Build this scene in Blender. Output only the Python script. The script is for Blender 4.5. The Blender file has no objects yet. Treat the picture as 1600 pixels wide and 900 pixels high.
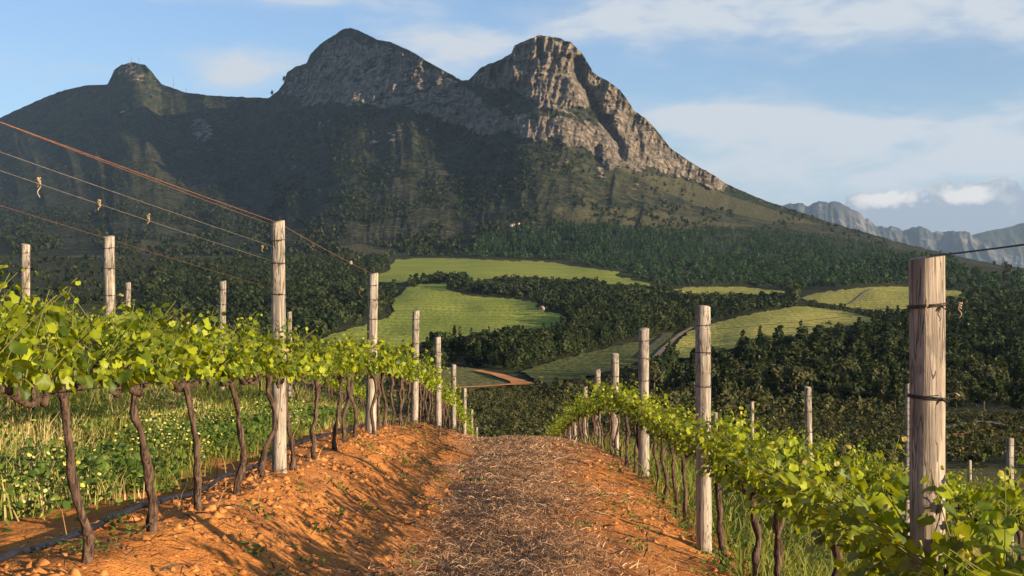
import bpy, math, random
import numpy as np
from mathutils import Vector

scene = bpy.context.scene
COL = scene.collection
F = 2042.0                      # focal length in photo pixels (1600 wide), camera level at the origin
CX, HY = 800.0, 450.0
rad = math.radians
rng = np.random.default_rng(11)
random.seed(5)

# ------------------------------------------------------------------ noise
def _h(ix, iy, seed):
    a = (ix.astype(np.int64) * 374761393 + iy.astype(np.int64) * 668265263 + seed * 974711) & 0xffffffff
    a = ((a ^ (a >> 13)) * 1274126177) & 0xffffffff
    a = (a ^ (a >> 16)) & 0xffff
    return a / 65535.0

def vnoise(x, y, seed=0):
    x = np.asarray(x, float); y = np.asarray(y, float)
    x, y = np.broadcast_arrays(x, y)
    ix = np.floor(x); iy = np.floor(y)
    fx = x - ix; fy = y - iy
    fx = fx * fx * fx * (fx * (fx * 6 - 15) + 10); fy = fy * fy * fy * (fy * (fy * 6 - 15) + 10)
    a = _h(ix, iy, seed); b = _h(ix + 1, iy, seed); c = _h(ix, iy + 1, seed); d = _h(ix + 1, iy + 1, seed)
    return (a * (1 - fx) + b * fx) * (1 - fy) + (c * (1 - fx) + d * fx) * fy

def fbm(x, y, seed=0, o=4, g=.5):
    s = 0; a = 1; t = 0
    x = np.asarray(x, float); y = np.asarray(y, float)
    for i in range(o):
        s = s + a * vnoise(x, y, seed + i * 17); t += a
        x = x * 2.03 + 3.1; y = y * 2.03 + 1.7; a *= g
    return s / t

def ridged(x, y, seed=0, o=4, g=.5):
    s = 0; a = 1; t = 0
    x = np.asarray(x, float); y = np.asarray(y, float)
    for i in range(o):
        s = s + a * (1 - np.abs(2 * vnoise(x, y, seed + i * 31) - 1)); t += a
        x = x * 2.07 + 5.3; y = y * 2.07 + 2.9; a *= g
    return s / t

def sstep(a, b, x):
    t = np.clip((np.asarray(x, float) - a) / (b - a), 0, 1)
    return t * t * (3 - 2 * t)

def inside(px, py, poly):
    poly = np.asarray(poly, float)
    r = np.zeros(np.shape(px), bool)
    n = len(poly)
    for i in range(n):
        x1, y1 = poly[i]; x2, y2 = poly[(i + 1) % n]
        if y1 == y2: continue
        c = ((y1 > py) != (y2 > py)) & (px < (x2 - x1) * (py - y1) / (y2 - y1) + x1)
        r ^= c
    return r

# ------------------------------------------------------------------ mesh helpers
def mesh_obj(name, V, faces, mats=None, parent=None, attrs=None, smooth=False, matidx=None):
    V = np.asarray(V, np.float32).reshape(-1, 3)
    if not isinstance(faces, list): faces = [faces]
    faces = [np.asarray(f, np.int32) for f in faces if len(f)]
    me = bpy.data.meshes.new(name)
    me.vertices.add(len(V)); me.vertices.foreach_set('co', V.ravel())
    nl = sum(f.size for f in faces); nf = sum(len(f) for f in faces)
    me.loops.add(nl); me.polygons.add(nf)
    me.loops.foreach_set('vertex_index', np.concatenate([f.ravel() for f in faces]))
    st = []; p = 0
    for f in faces:
        st.append(p + np.arange(len(f)) * f.shape[1]); p += f.size
    me.polygons.foreach_set('loop_start', np.concatenate(st).astype(np.int32))
    if smooth: me.polygons.foreach_set('use_smooth', np.ones(nf, bool))
    if mats is not None:
        for m in (mats if isinstance(mats, (list, tuple)) else [mats]): me.materials.append(m)
    if matidx is not None: me.polygons.foreach_set('material_index', np.asarray(matidx, np.int32))
    me.update(calc_edges=True); me.validate()
    for k, v in (attrs or {}).items():
        a = me.attributes.new(k, 'FLOAT', 'POINT'); a.data.foreach_set('value', np.asarray(v, np.float32).ravel())
    o = bpy.data.objects.new(name, me); COL.objects.link(o)
    if parent is not None: o.parent = parent
    return o

def tag(o, label=None, cat=None, group=None, kind=None):
    if label: o['label'] = label
    if cat: o['category'] = cat
    if group: o['group'] = group
    if kind: o['kind'] = kind
    return o

def empty(name, loc, rz=0):
    o = bpy.data.objects.new(name, None); COL.objects.link(o)
    o.location = loc; o.rotation_euler = (0, 0, rz); o.empty_display_size = .1
    return o

def grid_faces(nr, nc):
    i = np.arange(nr - 1)[:, None] * nc + np.arange(nc - 1)[None, :]
    return np.stack([i, i + 1, i + nc + 1, i + nc], -1).reshape(-1, 4)

class MB:
    """collects tubes, boxes and raw faces into one mesh"""
    def __init__(s): s.V = []; s.Q = []; s.T = []; s.n = 0
    def add(s, V, Q=None, T=None):
        V = np.asarray(V, float).reshape(-1, 3)
        if Q is not None and len(Q): s.Q.append(np.asarray(Q, int) + s.n)
        if T is not None and len(T): s.T.append(np.asarray(T, int) + s.n)
        s.V.append(V); s.n += len(V)
    def tube(s, P, R, n=8, cap=True, wob=0, rg=None):
        P = np.asarray(P, float); m = len(P)
        R = np.broadcast_to(np.asarray(R, float), (m,)).copy()
        tg = np.gradient(P, axis=0); tg /= np.linalg.norm(tg, axis=1)[:, None] + 1e-9
        up = np.array([0, 0, 1.]) if abs(tg[0][2]) < .9 else np.array([1., 0, 0])
        V = []
        u = np.cross(tg[0], up); u /= np.linalg.norm(u)
        for k in range(m):
            u = u - tg[k] * np.dot(u, tg[k]); u /= np.linalg.norm(u) + 1e-9
            w = np.cross(tg[k], u)
            an = np.arange(n) * 2 * math.pi / n
            rr = R[k] * (1 + (wob * (rg.random(n) - .5) * 2 if wob else 0))
            V.append(P[k] + (np.cos(an) * rr)[:, None] * u + (np.sin(an) * rr)[:, None] * w)
        V = np.concatenate(V)
        i = np.arange(m - 1)[:, None] * n; j = np.arange(n)[None, :]; j2 = (j + 1) % n
        Q = np.stack([i + j, i + j2, i + n + j2, i + n + j], -1).reshape(-1, 4)
        T = []
        if cap:
            V = np.concatenate([V, P[:1], P[-1:]])
            a, b = m * n, m * n + 1
            for q in range(n):
                T.append((a, (q + 1) % n, q)); T.append((b, (m - 1) * n + q, (m - 1) * n + (q + 1) % n))
        s.add(V, Q, T)
    def box(s, c, d, rz=0):
        x, y, z = np.asarray(d, float) / 2
        V = np.array([(-x, -y, -z), (x, -y, -z), (x, y, -z), (-x, y, -z), (-x, -y, z), (x, -y, z), (x, y, z), (-x, y, z)])
        cr, sr = math.cos(rz), math.sin(rz)
        V = np.stack([V[:, 0] * cr - V[:, 1] * sr, V[:, 0] * sr + V[:, 1] * cr, V[:, 2]], 1) + np.asarray(c, float)
        s.add(V, [(0, 3, 2, 1), (4, 5, 6, 7), (0, 1, 5, 4), (1, 2, 6, 5), (2, 3, 7, 6), (3, 0, 4, 7)])
    def build(s, name, mats, parent=None, smooth=True, **kw):
        f = []
        if s.Q: f.append(np.concatenate(s.Q))
        if s.T: f.append(np.concatenate(s.T))
        return mesh_obj(name, np.concatenate(s.V), f, mats, parent, smooth=smooth, **kw)

# ------------------------------------------------------------------ node helpers
def nd(t, typ, ins=None, **props):
    n = t.nodes.new(typ)
    for k, v in props.items(): setattr(n, k, v)
    for k, v in (ins or {}).items():
        if isinstance(v, bpy.types.NodeSocket): t.links.new(v, n.inputs[k])
        else: n.inputs[k].default_value = v
    return n

def mth(t, op, a, b=0.0, c=None, clamp=False):
    ins = {0: a, 1: b}
    if c is not None: ins[2] = c
    return nd(t, 'ShaderNodeMath', ins, operation=op, use_clamp=clamp).outputs[0]

def mix(t, f, a, b, blend='MIX'):
    def c(v): return v if isinstance(v, bpy.types.NodeSocket) else (tuple(v) + (1,) if len(v) == 3 else v)
    return nd(t, 'ShaderNodeMix', {0: f, 6: c(a), 7: c(b)}, data_type='RGBA', blend_type=blend).outputs[2]

def remap(t, v, a, b, c=0.0, d=1.0):
    return nd(t, 'ShaderNodeMapRange', {0: v, 1: a, 2: b, 3: c, 4: d}, interpolation_type='SMOOTHSTEP').outputs[0]

def noise(t, vec, scale, detail=4, rough=.55, dist=0):
    return nd(t, 'ShaderNodeTexNoise', {'Vector': vec, 'Scale': scale, 'Detail': detail, 'Roughness': rough, 'Distortion': dist}).outputs[0]

def scalevec(t, vec, s):
    return nd(t, 'ShaderNodeVectorMath', {0: vec, 1: s}, operation='MULTIPLY').outputs[0]

def attr(t, name): return nd(t, 'ShaderNodeAttribute', attribute_name=name).outputs['Fac']

def new_mat(name):
    m = bpy.data.materials.new(name); m.use_nodes = True
    t = m.node_tree; t.nodes.clear()
    out = t.nodes.new('ShaderNodeOutputMaterial')
    return m, t, out

def finish(t, out, col, rough=.8, bump=None, bstr=.5, bdist=.01, spec=.3, metal=0.0, transl=0.0, tcol=None):
    ins = {'Base Color': col if isinstance(col, bpy.types.NodeSocket) else tuple(col) + (1,), 'Roughness': rough,
           'Specular IOR Level': spec, 'Metallic': metal}
    if bump is not None:
        ins['Normal'] = nd(t, 'ShaderNodeBump', {'Height': bump, 'Strength': bstr, 'Distance': bdist}).outputs[0]
    p = nd(t, 'ShaderNodeBsdfPrincipled', ins)
    sh = p.outputs[0]
    if transl > 0:
        tr = nd(t, 'ShaderNodeBsdfTranslucent', {'Color': tcol if tcol is not None else col})
        sh = nd(t, 'ShaderNodeMixShader', {0: transl, 1: sh, 2: tr.outputs[0]}).outputs[0]
    t.links.new(sh, out.inputs[0])

def objco(t): return nd(t, 'ShaderNodeTexCoord').outputs['Object']
def posco(t): return nd(t, 'ShaderNodeNewGeometry').outputs['Position']

# ------------------------------------------------------------------ materials
def mul_(t, a, b): return mth(t, 'MULTIPLY', a, b)
def m_soil():
    m, t, out = new_mat('orange_soil')
    p = posco(t)
    n1 = noise(t, p, 1.3, 6, .6); n2 = noise(t, p, 14, 5, .65); n3 = noise(t, p, 60, 3, .6)
    c = mix(t, remap(t, n1, .3, .7), (.46, .160, .034), (.64, .250, .056))
    c = mix(t, mth(t, 'MULTIPLY', remap(t, n2, .5, .75), .7), c, (.20, .075, .03))
    c = mix(t, mth(t, 'MULTIPLY', remap(t, n3, .58, .72), .6), c, (.60, .33, .15))
    st = attr(t, 'straw')
    fib = nd(t, 'ShaderNodeTexNoise', {'Vector': scalevec(t, p, (30, 9, 9)), 'Scale': 2.2, 'Detail': 5, 'Roughness': .7, 'Distortion': 1.2}).outputs[0]
    sc = mix(t, remap(t, fib, .35, .65), (.30, .135, .055), (.56, .32, .155))
    sm = remap(t, mth(t, 'ADD', st, mth(t, 'MULTIPLY', mth(t, 'SUBTRACT', n2, .5), 1.0)), .35, .65)
    c = mix(t, sm, c, sc)
    gr = attr(t, 'green')
    gm = remap(t, mth(t, 'ADD', gr, mth(t, 'MULTIPLY', mth(t, 'SUBTRACT', n2, .5), .8)), .4, .6)
    c = mix(t, gm, c, mix(t, n2, (.05, .05, .018), (.10, .11, .03)))
    b = mth(t, 'ADD', mth(t, 'MULTIPLY', n2, 1.0), mth(t, 'MULTIPLY', n3, .45))
    b = mth(t, 'ADD', b, mth(t, 'MULTIPLY', fib, mth(t, 'MULTIPLY', sm, .5)))
    n0 = noise(t, p, .35, 4, .6)
    c = mix(t, mul_(t, remap(t, n0, .38, .62), .6), c, mix(t, .5, c, (.30, .13, .06)))
    finish(t, out, c, .95, b, .65, .05, .1)
    return m

def m_scrub():
    m, t, out = new_mat('valley_scrub')
    p = posco(t)
    n1 = noise(t, p, .012, 5, .6); n2 = noise(t, p, .12, 5, .65); n3 = noise(t, p, .5, 3, .6)
    c = mix(t, remap(t, n1, .35, .65), (.030, .034, .013), (.058, .056, .022))
    c = mix(t, remap(t, n2, .45, .7), c, (.082, .078, .032))
    c = mix(t, mth(t, 'MULTIPLY', remap(t, n3, .55, .7), .6), c, (.018, .024, .010))
    finish(t, out, c, .95, mth(t, 'ADD', n2, mth(t, 'MULTIPLY', n3, .5)), 1.0, 2.5, .05)
    return m

def m_mountain():
    m, t, out = new_mat('mountain')
    p = posco(t)
    n1 = noise(t, p, .0035, 6, .6); n2 = noise(t, p, .022, 6, .65); n3 = noise(t, p, .09, 4, .65)
    veg = mix(t, remap(t, n1, .35, .66), (.024, .036, .020), (.066, .062, .030))
    veg = mix(t, mth(t, 'MULTIPLY', remap(t, n2, .48, .60), .85), veg, (.098, .088, .047))
    n4 = noise(t, p, .033, 4, .6)
    veg = mix(t, mth(t, 'MULTIPLY', remap(t, n4, .52, .60), .85), veg, (.013, .021, .011))
    veg = mix(t, mth(t, 'MULTIPLY', remap(t, n3, .52, .62), .8), veg, (.012, .018, .010))
    dry = attr(t, 'dry')
    veg = mix(t, mth(t, 'MULTIPLY', remap(t, mth(t, 'ADD', dry, mth(t, 'SUBTRACT', n2, .5)), .3, .75), .8), veg, (.098, .090, .042))
    # rock: layered beds, upright fissures, stains
    vf = noise(t, scalevec(t, p, (.06, .02, .012)), 1.0, 6, .65, .5)
    bed = noise(t, scalevec(t, p, (.016, .010, .05)), 1.0, 6, .65, 1.2)
    rc = mix(t, remap(t, bed, .35, .66), (.14, .112, .085), (.37, .295, .205))
    rc = mix(t, mth(t, 'MULTIPLY', remap(t, vf, .55, .42), .85), rc, (.09, .075, .058))
    rc = mix(t, mth(t, 'MULTIPLY', remap(t, n2, .56, .7), .6), rc, (.36, .25, .15))
    rk = attr(t, 'rock')
    mask = mth(t, 'ADD', rk, mth(t, 'ADD', mth(t, 'MULTIPLY', mth(t, 'SUBTRACT', n2, .5), 1.7), mth(t, 'MULTIPLY', mth(t, 'SUBTRACT', bed, .5), .9)))
    mask = remap(t, mask, .46, .58)
    c = mix(t, mask, veg, rc)
    b = mth(t, 'ADD', mth(t, 'MULTIPLY', n3, mth(t, 'SUBTRACT', 1.0, mth(t, 'MULTIPLY', mask, .6))), n2)
    b = mth(t, 'ADD', b, mth(t, 'MULTIPLY', mth(t, 'ADD', vf, bed), mth(t, 'MULTIPLY', mask, 1.2)))
    finish(t, out, c, .95, b, 1.0, 16, .05)
    return m

def m_far():
    m, t, out = new_mat('far_mountain')
    p = posco(t)
    n1 = noise(t, p, .003, 6, .65)
    vf = noise(t, scalevec(t, p, (.008, .004, .002)), 1.0, 5, .65)
    c = mix(t, remap(t, n1, .45, .6), (.045, .052, .05), (.17, .15, .135))
    c = mix(t, mth(t, 'MULTIPLY', remap(t, vf, .55, .4), .7), c, (.06, .058, .05))
    finish(t, out, c, .95, mth(t, 'ADD', n1, vf), 1.0, 60, .05)
    return m

def m_field(name, a, b, c3, rowdir, rowscale):
    m, t, out = new_mat(name)
    p = posco(t)
    n1 = noise(t, p, .012, 4, .6); n2 = noise(t, p, .25, 4, .6)
    c = mix(t, remap(t, n1, .35, .65), a, b)
    rot = nd(t, 'ShaderNodeMapping', {'Vector': p, 'Rotation': (0, 0, rowdir)}).outputs[0]
    w = nd(t, 'ShaderNodeTexWave', {'Vector': rot, 'Scale': rowscale, 'Distortion': 2.2, 'Detail': 2, 'Detail Scale': .04}, wave_type='BANDS').outputs[1]
    c = mix(t, mth(t, 'MULTIPLY', remap(t, w, .62, .97), .5), c, c3)
    n5 = noise(t, p, .045, 5, .65)
    c = mix(t, mth(t, 'MULTIPLY', remap(t, n5, .56, .7), .6), c, mix(t, .45, c3, (.24, .17, .07)))
    c = mix(t, mth(t, 'MULTIPLY', remap(t, n2, .45, .65), .55), c, c3)
    finish(t, out, c, .95, n2, 1.0, 2.5, .05)
    return m

def m_simple(name, a, b, scale=5, rough=.9, bstr=.4, bdist=.01, spec=.2, metal=0.0, co='obj', stretch=None):
    m, t, out = new_mat(name)
    p = objco(t) if co == 'obj' else posco(t)
    if stretch: p = scalevec(t, p, stretch)
    n = noise(t, p, scale, 5, .6)
    finish(t, out, mix(t, remap(t, n, .35, .65), a, b), rough, n, bstr, bdist, spec, metal)
    return m

def m_foliage(name, dark, light, tip, transl=.25, rnd=False, rough=.6, spec=.25):
    m, t, out = new_mat(name)
    tone = attr(t, 'tone')
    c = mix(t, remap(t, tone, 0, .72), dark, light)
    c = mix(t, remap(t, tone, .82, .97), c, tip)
    if rnd:
        r = nd(t, 'ShaderNodeObjectInfo').outputs['Random']
        c = mix(t, mth(t, 'MULTIPLY', remap(t, r, .2, 1.0), .5), c, tip)
    finish(t, out, c, rough, None, spec=spec, transl=transl, tcol=mix(t, .55, c, (min(1, light[0] * 2.2), min(1, light[1] * 1.9), light[2]), 'MIX'))
    return m

def m_wood(name, a, b, dk):
    m, t, out = new_mat(name)
    p = objco(t)
    s = noise(t, scalevec(t, p, (38, 38, 2.2)), 1.0, 6, .65, .4)
    s2 = noise(t, scalevec(t, p, (90, 90, 3.5)), 1.0, 4, .6, .3)
    pt = noise(t, p, 6, 4, .6)
    rnd = nd(t, 'ShaderNodeObjectInfo').outputs['Random']
    c = mix(t, remap(t, s, .35, .65), a, b)
    c = mix(t, mth(t, 'MULTIPLY', remap(t, pt, .5, .68), .6), c, (.21, .14, .09))
    c = mix(t, mth(t, 'MULTIPLY', remap(t, s2, .56, .63), .85), c, dk)
    ck = noise(t, scalevec(t, p, (17, 17, 1.3)), 1.0, 3, .55, .8)
    ck = remap(t, mth(t, 'ABSOLUTE', mth(t, 'SUBTRACT', ck, .53)), .016, .004)
    c = mix(t, mth(t, 'MULTIPLY', ck, .9), c, dk)
    kn = noise(t, scalevec(t, p, (9, 9, 4)), 1.0, 4, .6, .5)
    c = mix(t, mth(t, 'MULTIPLY', remap(t, kn, .53, .64), .7), c, (.15, .115, .085))
    c = mix(t, mth(t, 'MULTIPLY', rnd, .35), c, (.24, .21, .18))
    finish(t, out, c, .85, mth(t, 'SUBTRACT', mth(t, 'ADD', s, s2), ck), .8, .007, .15)
    return m

def m_bark():
    m, t, out = new_mat('vine_bark')
    p = objco(t)
    s = noise(t, scalevec(t, p, (60, 60, 9)), 1.0, 5, .65, .8)
    n = noise(t, p, 22, 4, .6)
    c = mix(t, remap(t, s, .35, .65), (.030, .019, .014), (.140, .092, .066))
    c = mix(t, mth(t, 'MULTIPLY', remap(t, n, .5, .7), .4), c, (.10, .062, .042))
    finish(t, out, c, .95, mth(t, 'ADD', s, n), 1.0, .012, .05)
    return m

SOIL = m_soil(); SCRUB = m_scrub(); MOUNT = m_mountain(); FAR = m_far()
FIELD_G = m_field('young_crop_field', (.25, .285, .045), (.33, .34, .062), (.15, .18, .034), 1.35, .010)
FIELD_Y = m_field('ripening_field', (.33, .31, .065), (.42, .37, .09), (.19, .18, .05), 1.45, .0125)
TRACK = m_simple('orange_track', (.62, .20, .045), (.74, .30, .085), .08, co='pos', bdist=.3)
BARE = m_simple('bare_earth', (.22, .15, .09), (.32, .22, .14), .1, co='pos', bdist=.3)
FURROW = m_simple('ploughed_track', (.07, .045, .028), (.15, .10, .06), .1, co='pos', bdist=.3)
LEAF = m_foliage('vine_leaf', (.024, .062, .003), (.300, .345, .010), (.42, .32, .09), .36, rough=.5, spec=.35)
SHOOT = m_simple('green_shoot', (.10, .13, .02), (.17, .15, .04), 20)
BARK = m_bark()
WOOD = m_wood('weathered_post', (.22, .185, .145), (.45, .385, .305), (.05, .04, .03))
BIGWOOD = m_wood('split_post', (.20, .15, .11), (.43, .345, .26), (.035, .024, .018))
ENDG = m_simple('post_end_grain', (.30, .22, .15), (.42, .32, .23), 40)
RUST = m_simple('rusty_wire', (.20, .085, .040), (.30, .14, .07), 30, .7, metal=.2)
STEEL = m_simple('dull_wire', (.20, .17, .13), (.32, .27, .21), 30, .5, metal=.5)
DARKW = m_simple('dark_wire', (.035, .028, .022), (.07, .055, .045), 30, .6, metal=.4)
TENDRIL = m_simple('dry_tendril', (.26, .18, .10), (.44, .33, .20), 60)
PIPE = m_simple('black_pipe', (.008, .009, .012), (.018, .019, .024), 8, .5, bstr=.1, spec=.4)
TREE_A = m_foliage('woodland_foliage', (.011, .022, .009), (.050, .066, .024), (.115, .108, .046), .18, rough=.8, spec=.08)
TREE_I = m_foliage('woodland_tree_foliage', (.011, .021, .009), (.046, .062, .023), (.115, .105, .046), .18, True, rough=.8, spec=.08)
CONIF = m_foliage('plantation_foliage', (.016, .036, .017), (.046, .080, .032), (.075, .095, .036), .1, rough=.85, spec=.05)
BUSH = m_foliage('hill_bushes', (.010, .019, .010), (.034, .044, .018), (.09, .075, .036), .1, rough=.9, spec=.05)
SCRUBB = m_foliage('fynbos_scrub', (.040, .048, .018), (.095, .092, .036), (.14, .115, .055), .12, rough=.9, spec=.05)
TRUNK = m_simple('tree_trunk', (.08, .06, .045), (.20, .165, .13), 2)
GRASS = m_foliage('long_grass', (.085, .120, .016), (.26, .265, .05), (.56, .44, .19), .4, rough=.6)
WEED = m_foliage('weed_leaf', (.05, .095, .014), (.13, .19, .028), (.22, .24, .06), .3)
FLOWER = m_foliage('pale_petal', (.52, .47, .08), (.64, .59, .16), (.74, .70, .36), .3)
STRAW = m_foliage('straw', (.25, .115, .048), (.54, .32, .165), (.74, .51, .31), .15, rough=.8)
CLOD = m_simple('soil_clod', (.40, .15, .04), (.62, .26, .07), 9, co='pos', bdist=.02)
WHITE = m_simple('pale_wall', (.40, .34, .27), (.50, .43, .35), 1)
ROOF = m_simple('house_roof', (.25, .12, .08), (.33, .17, .11), 1)
GREYM = m_simple('mast_steel', (.10, .10, .11), (.16, .16, .17), 1)

# ------------------------------------------------------------------ terrain functions
GY = np.array([-80, -20, 0, 4.4, 5.4, 6.35, 7.35, 8.5, 10, 16, 22.3, 28, 36, 45, 53, 61, 100, 150, 220.])
GZ = np.array([0.2, -.55, -.95, -1.10, -1.15, -1.20, -1.265, -1.32, -1.40, -1.74, -2.29, -2.95, -3.97, -5.36, -6.85, -8.4, -15.5, -22, -30])
_yy = np.linspace(-80, 220, 3001); _zz = np.interp(_yy, GY, GZ)
_k = np.exp(-.5 * (np.arange(-30, 31) / 10.0) ** 2); _k /= _k.sum()
_zz = np.convolve(np.pad(_zz, 30, 'edge'), _k, 'valid')
CXS = np.array([-60, -9, -6.9, -4.3, -3.2, -2.2, -1.7, -1.4, -1.05, -.75, -.45, -.1, .35, .8, 1.2, 1.55, 2.5, 4.15, 6.65, 9, 15, 30, 80.])
CZS = np.array([3.0, .9, .67, .28, .0, .0, .0, -.10, -.30, -.43, -.46, -.43, -.41, -.45, -.55, -.66, -.90, -1.28, -1.85, -2.35, -3.5, -5.2, -9])
YT_D = np.array([95, 110, 130, 150, 260, 420, 620, 850, 1150, 1500, 1950, 2400.])
YT_Y = np.array([732, 718, 705, 695, 640, 600, 560, 520, 480, 450, 420, 400.])

def DT(y):
    return np.interp(y, YT_Y[::-1], YT_D[::-1])

def yt(x): return np.interp(x, [-700, 1300, 1500, 1600, 2300], [400, 400, 413, 427, 445])

def dval(x, y):
    x = np.asarray(x, float); y = np.asarray(y, float)
    w = np.clip((y - yt(x)) / 25, 0, 1) * np.clip((700 - y) / 50, 0, 1)
    m = 1 + .10 * w * (fbm(x / 230 + 7, y / 75 + 3, 3, 3) - .5) * 2
    return DT(y) * m

def P3(x, y, d): return np.stack([(x - CX) * d / F, d + 0 * x, (HY - y) * d / F], -1)
def PV(x, y, lift=0.0):
    x = np.asarray(x, float); y = np.asarray(y, float)
    p = P3(x, y, dval(x, y)); p[..., 2] += lift
    return p

def G(X, Y, detail=True):
    X = np.asarray(X, float); Y = np.asarray(Y, float)
    c = np.interp(X, CXS, CZS)
    k = 1 - .30 * sstep(9, 24, Y)
    z = np.interp(Y, _yy, _zz) + np.where(c < 0, c * np.where(X < 2, k, k + (1 - k) * sstep(1.6, 5, X)), c)
    if detail:
        z = z + .10 * (fbm(X * .9, Y * .45, 5, 3) - .5) + .055 * (fbm(X * 4.2, Y * 4.2, 9, 4, .6) - .5)
    yv = np.interp(np.clip(Y, 95, 400), YT_D, YT_Y)
    zt = (HY - yv) * Y / F
    w = np.where(X > 5, sstep(42, 88, Y), sstep(65, 112, Y))
    w = w * sstep(4, 9, X) + sstep(65, 112, Y) * (1 - sstep(4, 9, X))
    return z * (1 - w) + zt * w

# ------------------------------------------------------------------ near ground
xs = np.concatenate([np.linspace(-75, -12, 22), np.linspace(-11, -4.4, 45), np.linspace(-4.3, 4.3, 300), np.linspace(4.45, 14, 50), np.linspace(15, 75, 24)])
ys = np.concatenate([np.linspace(-70, 1.5, 14), np.geomspace(2.2, 50, 420), np.linspace(51, 124, 50)])
XX, YY = np.meshgrid(xs, ys)
ZZ = G(XX, YY)
nn = fbm(XX * 1.1, YY * .5, 21, 4)
straw = np.interp(XX, [-1.1, -.6, -.2, .35, .9, 1.35], [0, .35, .85, .60, .18, .05]) + 1.0 * (nn - .5)
straw += .35 * sstep(20, 30, YY) * (np.abs(XX) < 1.2)
green = np.interp(XX, [-80, -3.1, -2.6, -2.2, 1.6, 2.0, 80], [1, 1, .45, .0, .05, .85, .9]) + .5 * (nn - .5)
ground = mesh_obj('ground', np.stack([XX, YY, ZZ], -1), grid_faces(len(ys), len(xs)), SOIL, smooth=True,
                  attrs={'straw': np.clip(straw, 0, 1), 'green': np.clip(green, 0, 1)})
tag(ground, 'orange soil of the vineyard with a strip of dry mown grass between the rows', kind='structure')

# ------------------------------------------------------------------ valley and fields
gx = np.linspace(-700, 2300, 620); gt = np.linspace(0, 1, 240)
VX, VT = np.meshgrid(gx, gt)
VY = 733 + (yt(VX) - 733) * VT
vp = PV(VX, VY)
vp[..., 2] += (fbm(vp[..., 0] * .03, vp[..., 1] * .03, 40, 4) - .5) * np.clip(vp[..., 1] / 300, 0, 1.5)
valley = mesh_obj('hillside', vp, grid_faces(240, 620), SCRUB, smooth=True)
tag(valley, 'olive scrub covered valley floor beyond the vineyard', kind='structure')

pl = np.array([(-13000, -350, -50.), (13000, -350, -50), (13000, 22000, -50), (-13000, 22000, -50)])
tag(mesh_obj('plain', pl, [np.array([[0, 1, 2, 3]])], SCRUB), 'low plain reaching the far mountains', kind='structure')

FA = [(571, 436), (592, 430), (607, 423), (610, 414), (618, 407), (653, 404), (713, 404), (784, 408), (848, 409), (898, 416), (927, 421), (969, 425), (962, 432), (985, 437), (1016, 444), (1016, 448), (944, 444), (937, 439), (891, 437), (838, 434), (784, 434), (749, 439), (727, 438), (700, 434), (671, 437), (628, 443), (592, 442)]
FB = [(628, 458), (637, 450), (660, 445), (699, 442), (694, 451), (720, 461), (767, 466), (802, 468), (838, 475), (841, 484), (877, 494), (891, 503), (873, 512), (820, 517), (749, 524), (678, 533), (642, 540), (607, 546), (521, 536), (505, 532), (518, 524), (553, 514), (607, 498), (617, 488), (612, 470)]
FC = [(813, 583), (856, 569), (927, 551), (994, 535), (1030, 525), (1053, 522), (1031, 550), (1014, 564), (970, 577), (944, 585), (900, 596), (850, 602)]
FD = [(1040, 563), (1052, 545), (1075, 521), (1119, 504), (1206, 486), (1250, 479), (1315, 487), (1364, 498), (1392, 507), (1381, 513), (1329, 509), (1300, 516), (1272, 523), (1206, 534), (1162, 542), (1119, 552), (1075, 562)]
FE = [(1048, 454), (1066, 451), (1097, 449), (1162, 449), (1228, 456), (1226, 461), (1162, 461), (1097, 461), (1066, 458)]
FF = [(1250, 467), (1272, 459), (1359, 449), (1425, 448), (1504, 456), (1508, 463), (1460, 478), (1425, 487), (1381, 490), (1337, 483), (1294, 476)]
FG = [(660, 600), (680, 578), (720, 575), (752, 580), (785, 592), (797, 601), (792, 608), (745, 612), (690, 613)]

def field(poly, mat, label, name='field', lift=.7, sx=1.3, sy=.6):
    pa = np.array(poly); x0, y0 = pa.min(0); x1, y1 = pa.max(0)
    nx = int((x1 - x0) / sx) + 2; ny = int((y1 - y0) / sy) + 2
    X, Y = np.meshgrid(np.linspace(x0, x1, nx), np.linspace(y0, y1, ny))
    cxm = (X[:-1, :-1] + X[1:, 1:]) / 2; cym = (Y[:-1, :-1] + Y[1:, 1:]) / 2
    jx = (fbm(cxm / 9, cym / 5, 77, 3) - .5) * 9; jy = (fbm(cxm / 9, cym / 5, 78, 3) - .5) * 4
    keep = inside(cxm + jx, cym + jy, poly).ravel()
    f = grid_faces(ny, nx)[keep]
    V = PV(X, Y, lift).reshape(-1, 3)
    u, inv = np.unique(f.ravel(), return_inverse=True)
    o = mesh_obj(name, V[u], inv.reshape(-1, 4), mat, smooth=True)
    return tag(o, label, kind='structure')
field(FA, FIELD_G, 'bright green upper field at the foot of the mountain')
field(FB, FIELD_G, 'rolling green field wrapped by dark woods in mid valley')
field(FC, m_field('shade_tinted_crop_field', (.10, .115, .030), (.145, .15, .042), (.08, .085, .026), 1.35, .010), 'shaded green field sloping left of the double track')  # darker copy of the crop colours, shade on this field painted in
field(FD, FIELD_Y, 'yellow green domed field right of the double track')
field(FE, FIELD_Y, 'narrow yellow green strip of field below the plantation')
field(FF, FIELD_Y, 'yellow green field behind the split post')
field(FG, m_field('dull_field', (.17, .16, .05), (.22, .195, .065), (.12, .105, .04), .2, .2), 'small dull green field inside the orange track')

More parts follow.
